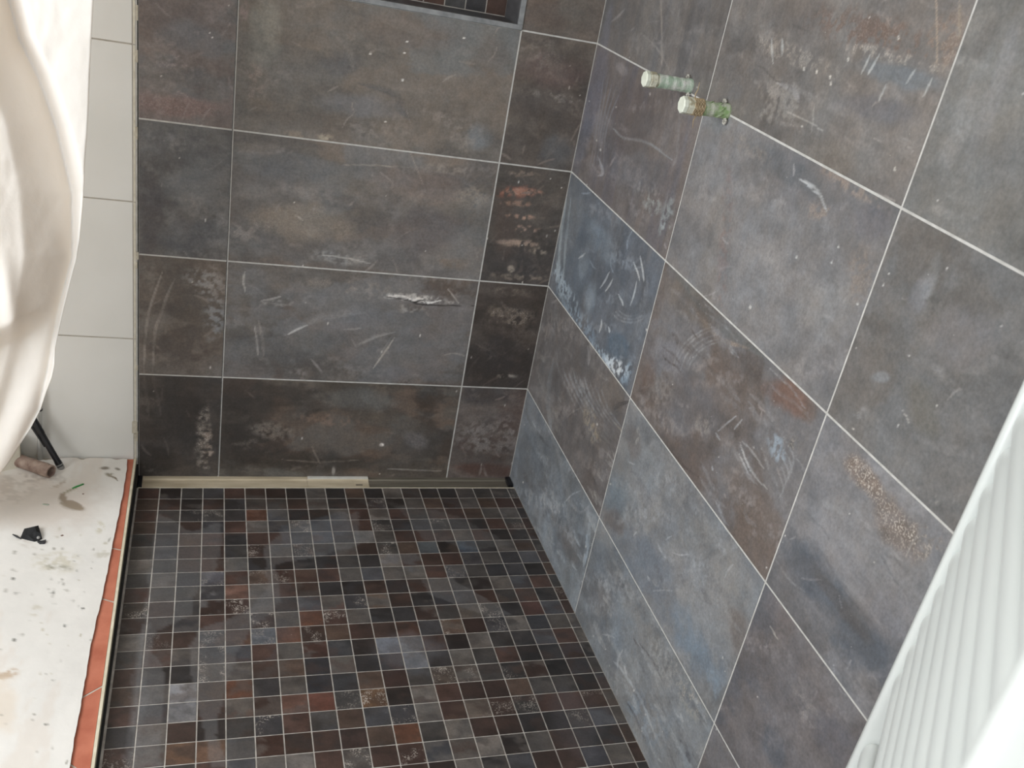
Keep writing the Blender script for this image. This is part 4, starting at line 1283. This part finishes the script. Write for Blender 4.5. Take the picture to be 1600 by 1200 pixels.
# grey tube with a black collar behind it
q1, q2 = Vector(P(62, 652, y=-0.012)), Vector(P(60, 600, y=-0.012))
tb = thing('grey_tube', (q1.x, q1.y, SZ), 'slim pale grey tube with a black collar standing behind the black rod', 'tube')
bm = bmesh.new(); tube(bm, [Vector((q1.x - .004, -0.012, SZ)), q1 + Vector((0, 0, 0)), q1.lerp(q2, .9)], .0056, 14); k1 = obj('shaft', bm, M_PALEGREY, smooth=True)
bm = bmesh.new(); c_ = Vector(P(61, 640, y=-0.012)); tube(bm, [c_ - Vector((0, 0, .0018)), c_ + Vector((0, 0, .0018))], .0075, 14); k2 = obj('collar', bm, M_BLACK)
adopt(tb, k1, k2)

# black plastic scrap with a strip
sc_pts = [(31, 842), (38, 826), (60, 821), (64, 834), (66, 842), (55, 848), (42, 845)]
c0 = P(50, 838, z=SZ)
scr = thing('crumpled_plastic_scrap', tuple(c0), 'crumpled black plastic scrap lying on the stained sheet', 'scrap')
bm = bmesh.new()
ring = [Vector(P(u, v, z=SZ + h)) for (u, v), h in zip(sc_pts, [.001, .008, .012, .010, .003, .001, .001])]
ring2 = [p.lerp(c0, .5) + Vector((0, 0, h)) for p, h in zip(ring, [.007, .010, .012, .010, .008, .005, .007])]
top = Vector(c0) + Vector((.002, .004, .013))
va, vb = [bm.verts.new(p) for p in ring], [bm.verts.new(p) for p in ring2]
vt = bm.verts.new(top)
nn_ = len(va)
for i in range(nn_):
    j = (i + 1) % nn_
    bm.faces.new((va[i], va[j], vb[j], vb[i]))
    bm.faces.new((vb[i], vb[j], vt))
bmesh.ops.solidify(bm, geom=bm.faces[:], thickness=.0012)
s1_ = obj('crumpled_sheet', bm, M_BLACKR)
bm = bmesh.new()
pp = [P(58, 847, z=SZ + .002), P(64, 846, z=SZ + .005), P(72, 844, z=SZ + .005), P(70, 850, z=SZ + .002), P(62, 851, z=SZ + .0008)]
prism(bm, [(p.x, p.y) for p in pp], SZ + .0005, SZ + .007)
s2_ = obj('flap', bm, M_BLACKR)
bm = bmesh.new()
tube(bm, [P(20, 835, z=SZ + .004), P(26, 838, z=SZ + .005), P(33, 842, z=SZ + .003)], [.0012, .0022, .0012], 8)
s3_ = obj('curled_tip', bm, M_BLACKR)
bm = bmesh.new(); bmesh.ops.create_icosphere(bm, subdivisions=2, radius=.0035, matrix=Matrix.Translation(Vector(P(60, 840, z=SZ + .009))))
s4_ = obj('grey_blob', bm, M_GREY, smooth=True)
adopt(scr, s1_, s2_, s3_, s4_)

bm = bmesh.new()
w1 = [P(-30, 822, z=SZ), P(0, 829, z=SZ), P(22, 836, z=SZ), P(32, 843, z=SZ), P(20, 842, z=SZ), P(0, 835, z=SZ), P(-30, 829, z=SZ)]
prism(bm, [(p.x, p.y) for p in w1], SZ - .0002, SZ + .0016)
st = obj('white_plastic_strip', bm, M_RAD); tag(st, 'narrow white plastic strip running from the left edge to the black scrap', 'strip')

bm = bmesh.new()
ga, gb = P(113, 763, z=SZ + .002), P(131, 756, z=SZ + .002)
dd = gb - ga
tube(bm, [ga - dd * .02, ga + dd * .03, ga + dd * .4, ga + dd * .97, gb], [(.0004, .0005), (.0020, .0014), (.0030, .0020), (.0024, .0016), (.0006, .0006)], 12)
gp = obj('green_plastic_clip', bm, M_GREENP, smooth=True); tag(gp, 'small bright green plastic sliver lying above the brown mortar smear', 'clip')
bm = bmesh.new()
ga, gb = P(66, 788, z=SZ + .001), P(77, 789, z=SZ + .001)
tube(bm, [ga, ga.lerp(gb, .15), ga.lerp(gb, .85), gb], [(.0008, .0005), (.0030, .0016), (.0030, .0016), (.0008, .0005)], 12)
gp = obj('grey_plastic_washer', bm, M_PALEGREEN, smooth=True); tag(gp, 'small oval grey-green piece on the sheet left of the mortar smear', 'debris')
for (u, v, r, lab) in [(97, 837, .0026, 'tiny brown pebble right of the crumpled black scrap'), (130, 772, .0021, 'tiny brown pebble just below the green plastic sliver')]:
    bm = bmesh.new()
    bmesh.ops.create_icosphere(bm, subdivisions=2, radius=r, matrix=Matrix.Translation(Vector(P(u, v, z=SZ + r * .5))) @ Matrix.Diagonal((1.2, 1.1, .7, 1)))
    rs_ = random.Random(int(u))
    for v_ in bm.verts: v_.co += Vector((rs_.uniform(-1, 1), rs_.uniform(-1, 1), rs_.uniform(-1, 1))) * r * .12
    tag(obj('brown_pebble', bm, M_BROWNP, smooth=True), lab, 'pebble')

# cream block beside the roll
ca, cb = P(33, 731, z=SZ), P(-60, 752, z=SZ)
bm = bmesh.new()
prism(bm, [(ca.x, ca.y), (cb.x, cb.y), (cb.x, -0.004), (ca.x - .006, -0.004)], SZ - .0005, SZ + 0.075)
bmesh.ops.bevel(bm, geom=bm.edges[:], offset=.0015, segments=2, affect='EDGES')
cbk = obj('boxed_skirting_block', bm, noisy('cream_block', (214, 208, 190), (228, 222, 206), 12, .6, .1))
tag(cbk, 'cream block with a straight lower edge half hidden behind the hanging white sheeting', 'block')

# ------------------------------------------------------------------ hanging white sheeting
outl = [(-120, 150), (-40, 148), (0, 146), (60, 143), (100, 141), (180, 138), (250, 133), (320, 129), (375, 124), (405, 119), (435, 111), (480, 100), (525, 90), (545, 86), (570, 85), (590, 81), (610, 73), (640, 63), (670, 47), (700, 28), (725, 12), (745, -4), (765, -24), (790, -60)]
ov = np.array([o[0] for o in outl], float); ou = np.array([o[1] for o in outl], float)
nv_, nu_ = 260, 130
vv = np.linspace(-120, 790, nv_)
t = np.linspace(0, 1, nu_)
uu_r = np.interp(vv, ov, ou)
UU = uu_r[:, None] - t[None, :] * (uu_r[:, None] + 330)
VV = np.repeat(vv[:, None], nu_, 1)
YP = -0.42


def lerpc(tab, v): return np.interp(v, [q[0] for q in tab], [q[1] for q in tab])


# fold ridges / valleys followed down the cloth (u position at height v)
c1 = lerpc([(-120, -60), (0, -20), (60, 2), (120, 22), (200, 52), (300, 72), (400, 78), (480, 66), (560, 52), (640, 30), (790, -40)], VV)
c2 = lerpc([(-120, -40), (0, 14), (60, 30), (120, 60), (200, 88), (300, 112), (400, 113), (480, 92), (560, 78), (640, 60), (790, -20)], VV)
dY = np.zeros_like(UU)
w1_, w2_ = 26.0, 9.0
dY += 0.085 * sstep(-30, 1, (UU - c2) * 1.0 - 8 + 0 * c1) * .0 + 0.085 * np.clip((UU - c1 + 42) / np.maximum(c2 - c1 + 42, 10), 0, 1) ** 1.3            # cloth steps back into the fold
dY -= 0.060 * sstep(-2, 26, UU - c2)             # and comes forward again at its right lip
dY += 0.018 * np.sin((UU - c1) / 60.0 + VV / 260.0) * (1 - sstep(-40, 40, UU - c1))
# crease point near (18, 512)
cre = np.exp(-((UU - 20 - (VV - 512) * .12) / 14) ** 2) * np.exp(-((VV - 470) / 60) ** 2)
dY -= .012 * cre
dY += .05 * sstep(500, 540, VV + (UU - 18) * .5) * (1 - sstep(-30, 30, UU - c1))
dY += (fbm(UU / 60, VV / 110, 900, 4) - .5) * .008
d_ = np.stack([(UU - CX) / FPX, (VV - CY) / FPX, np.ones_like(UU)], -1) @ ROT
tpar = (YP + dY - CAM[1]) / d_[..., 1]
V = CAM + tpar[..., None] * d_
# the cloth goes on up to the ceiling, gathered a little
up = []
for k in range(40, 0, -1):
    row = V[0].copy()
    f = k / 40
    row[:, 2] = row[:, 2] + (2.41 - row[:, 2]) * f
    row[:, 1] += 0.03 * f * np.sin(np.arange(nu_) * .35)
    up.append(row)
V = np.concatenate([np.array(up), V]).reshape(-1, 3)
nv_ += 40
idx = (np.arange(nv_ - 1)[:, None] * nu_ + np.arange(nu_ - 1)[None, :]).ravel()
F = np.stack([idx, idx + nu_, idx + nu_ + 1, idx + 1], 1)
cur = mesh_np('hanging_dust_sheet', V, F, M_SHEETING, smooth=True)
so = cur.modifiers.new('thickness', 'SOLIDIFY'); so.thickness = 0.0012; so.offset = 0
tag(cur, 'white translucent sheeting hanging in soft folds at the upper left', 'dust sheet')

# ------------------------------------------------------------------ white ribbed radiator, lower right
TH_ = math.radians(42.85)
DIR = Vector((-math.sin(TH_), -math.cos(TH_), 0))           # along the bars, towards the room
NRM = Vector((-math.cos(TH_), math.sin(TH_), 0))            # out of the radiator face
PC = Vector((-0.0475, -1.556, 0)) - NRM * 0.0055
rad = thing('towel_radiator', (PC.x, PC.y, 0.12), 'white bathroom radiator of close-set rounded bars at the lower right', 'radiator')


def post(c, name, hw=.013, hd=.0205):
    bm = bmesh.new()
    n = 28
    rings = []
    for z, s in [(.12, .85), (.123, 1), (1.397, 1), (1.40, .85)]:
        ring = []
        for k in range(n):
            a = 2 * math.pi * k / n
            e = .55
            x = math.copysign(abs(math.cos(a)) ** e, math.cos(a)) * hw * s
            y = math.copysign(abs(math.sin(a)) ** e, math.sin(a)) * hd * s
            p = c + DIR * x + NRM * y
            ring.append(bm.verts.new((p.x, p.y, z)))
        rings.append(ring)
    for a, b in zip(rings, rings[1:]):
        for k in range(n): bm.faces.new((a[k], a[(k + 1) % n], b[(k + 1) % n], b[k]))
    bm.faces.new(rings[0]); bm.faces.new(rings[-1])
    return obj(name, bm, M_RAD, smooth=True)


LEN = 0.56
kids = [post(PC, 'post'), post(PC + DIR * LEN, 'post', .016, .027)]
zs = [1.090 + .0432 * 2, 1.090 + .0432] + [1.090 - .0432 * k for k in range(9)] + [0.627 - .0432 * k for k in range(10)]
for z in zs:
    bm = bmesh.new()
    n = 24
    rings = []
    st_ = [(.006, .6), (.0065, .8), (.0085, .94), (.012, 1)] + [(LEN * k / 10, 1) for k in range(1, 10)] + [(LEN - .008, 1)]
    for s, sc in st_:
        ring = []
        for k in range(n):
            a = 2 * math.pi * k / n
            yy_ = math.cos(a) * .0125 * sc
            zz_ = math.copysign(abs(math.sin(a)) ** .9, math.sin(a)) * .0194 * sc
            p = PC + DIR * (s + .008) + NRM * (.002 + yy_)
            ring.append(bm.verts.new((p.x, p.y, z + zz_)))
        rings.append(ring)
    for a, b in zip(rings, rings[1:]):
        for k in range(n): bm.faces.new((a[k], a[(k + 1) % n], b[(k + 1) % n], b[k]))
    bm.faces.new(rings[0]); bm.faces.new(rings[-1])
    kids.append(obj('radiator_bar', bm, M_RAD, smooth=True))
for z in (.25, 1.28):
    for s in (0.0, LEN):
        bm = bmesh.new()
        c = PC + DIR * s
        tube(bm, [Vector((c.x, c.y, z)), Vector((c.x, c.y, z)) - NRM * .075], .009, 12)
        kids.append(obj('wall_bracket', bm, M_RAD, smooth=True))
adopt(rad, *kids)
# wall the radiator hangs on
bm = bmesh.new()
w0 = PC - NRM * .072 - DIR * .05
w1 = w0 + DIR * 1.6
w2, w3 = w1 - NRM * .12, w0 - NRM * .12
prism(bm, [(w0.x, w0.y), (w1.x, w1.y), (w2.x, w2.y), (w3.x, w3.y)], -0.05, 2.42)
tag(obj('wall_near_right', bm, M_PLASTER), 'white wall behind the radiator', kind='structure')

# ------------------------------------------------------------------ rest of the room (outside the frame)
bm = bmesh.new()
yw0, yw1, zw0, zw1 = -2.15, -0.95, 0.9, 2.1
for (a, c) in [((-2.6, -3.2, -0.06), (-2.4, yw0, 2.42)), ((-2.6, yw1, -0.06), (-2.4, 0.2, 2.42)), ((-2.6, yw0, -0.06), (-2.4, yw1, zw0)), ((-2.6, yw0, zw1), (-2.4, yw1, 2.42))]:
    box(bm, a, c)
tag(obj('wall_left', bm, M_PLASTER), kind='structure')
bm = bmesh.new()
for (a, c) in [((-2.52, yw0, zw0), (-2.46, yw0 + .06, zw1)), ((-2.52, yw1 - .06, zw0), (-2.46, yw1, zw1)), ((-2.52, yw0 + .06, zw0), (-2.46, yw1 - .06, zw0 + .06)), ((-2.52, yw0 + .06, zw1 - .06), (-2.46, yw1 - .06, zw1))]:
    box(bm, a, c, .004)
tag(obj('window_1', bm, M_RAD), kind='structure')
bm = bmesh.new()
box(bm, (-2.6, -3.2, 2.42), (0.2, 0.2, 2.5))
tag(obj('ceiling', bm, M_PLASTER), kind='structure')
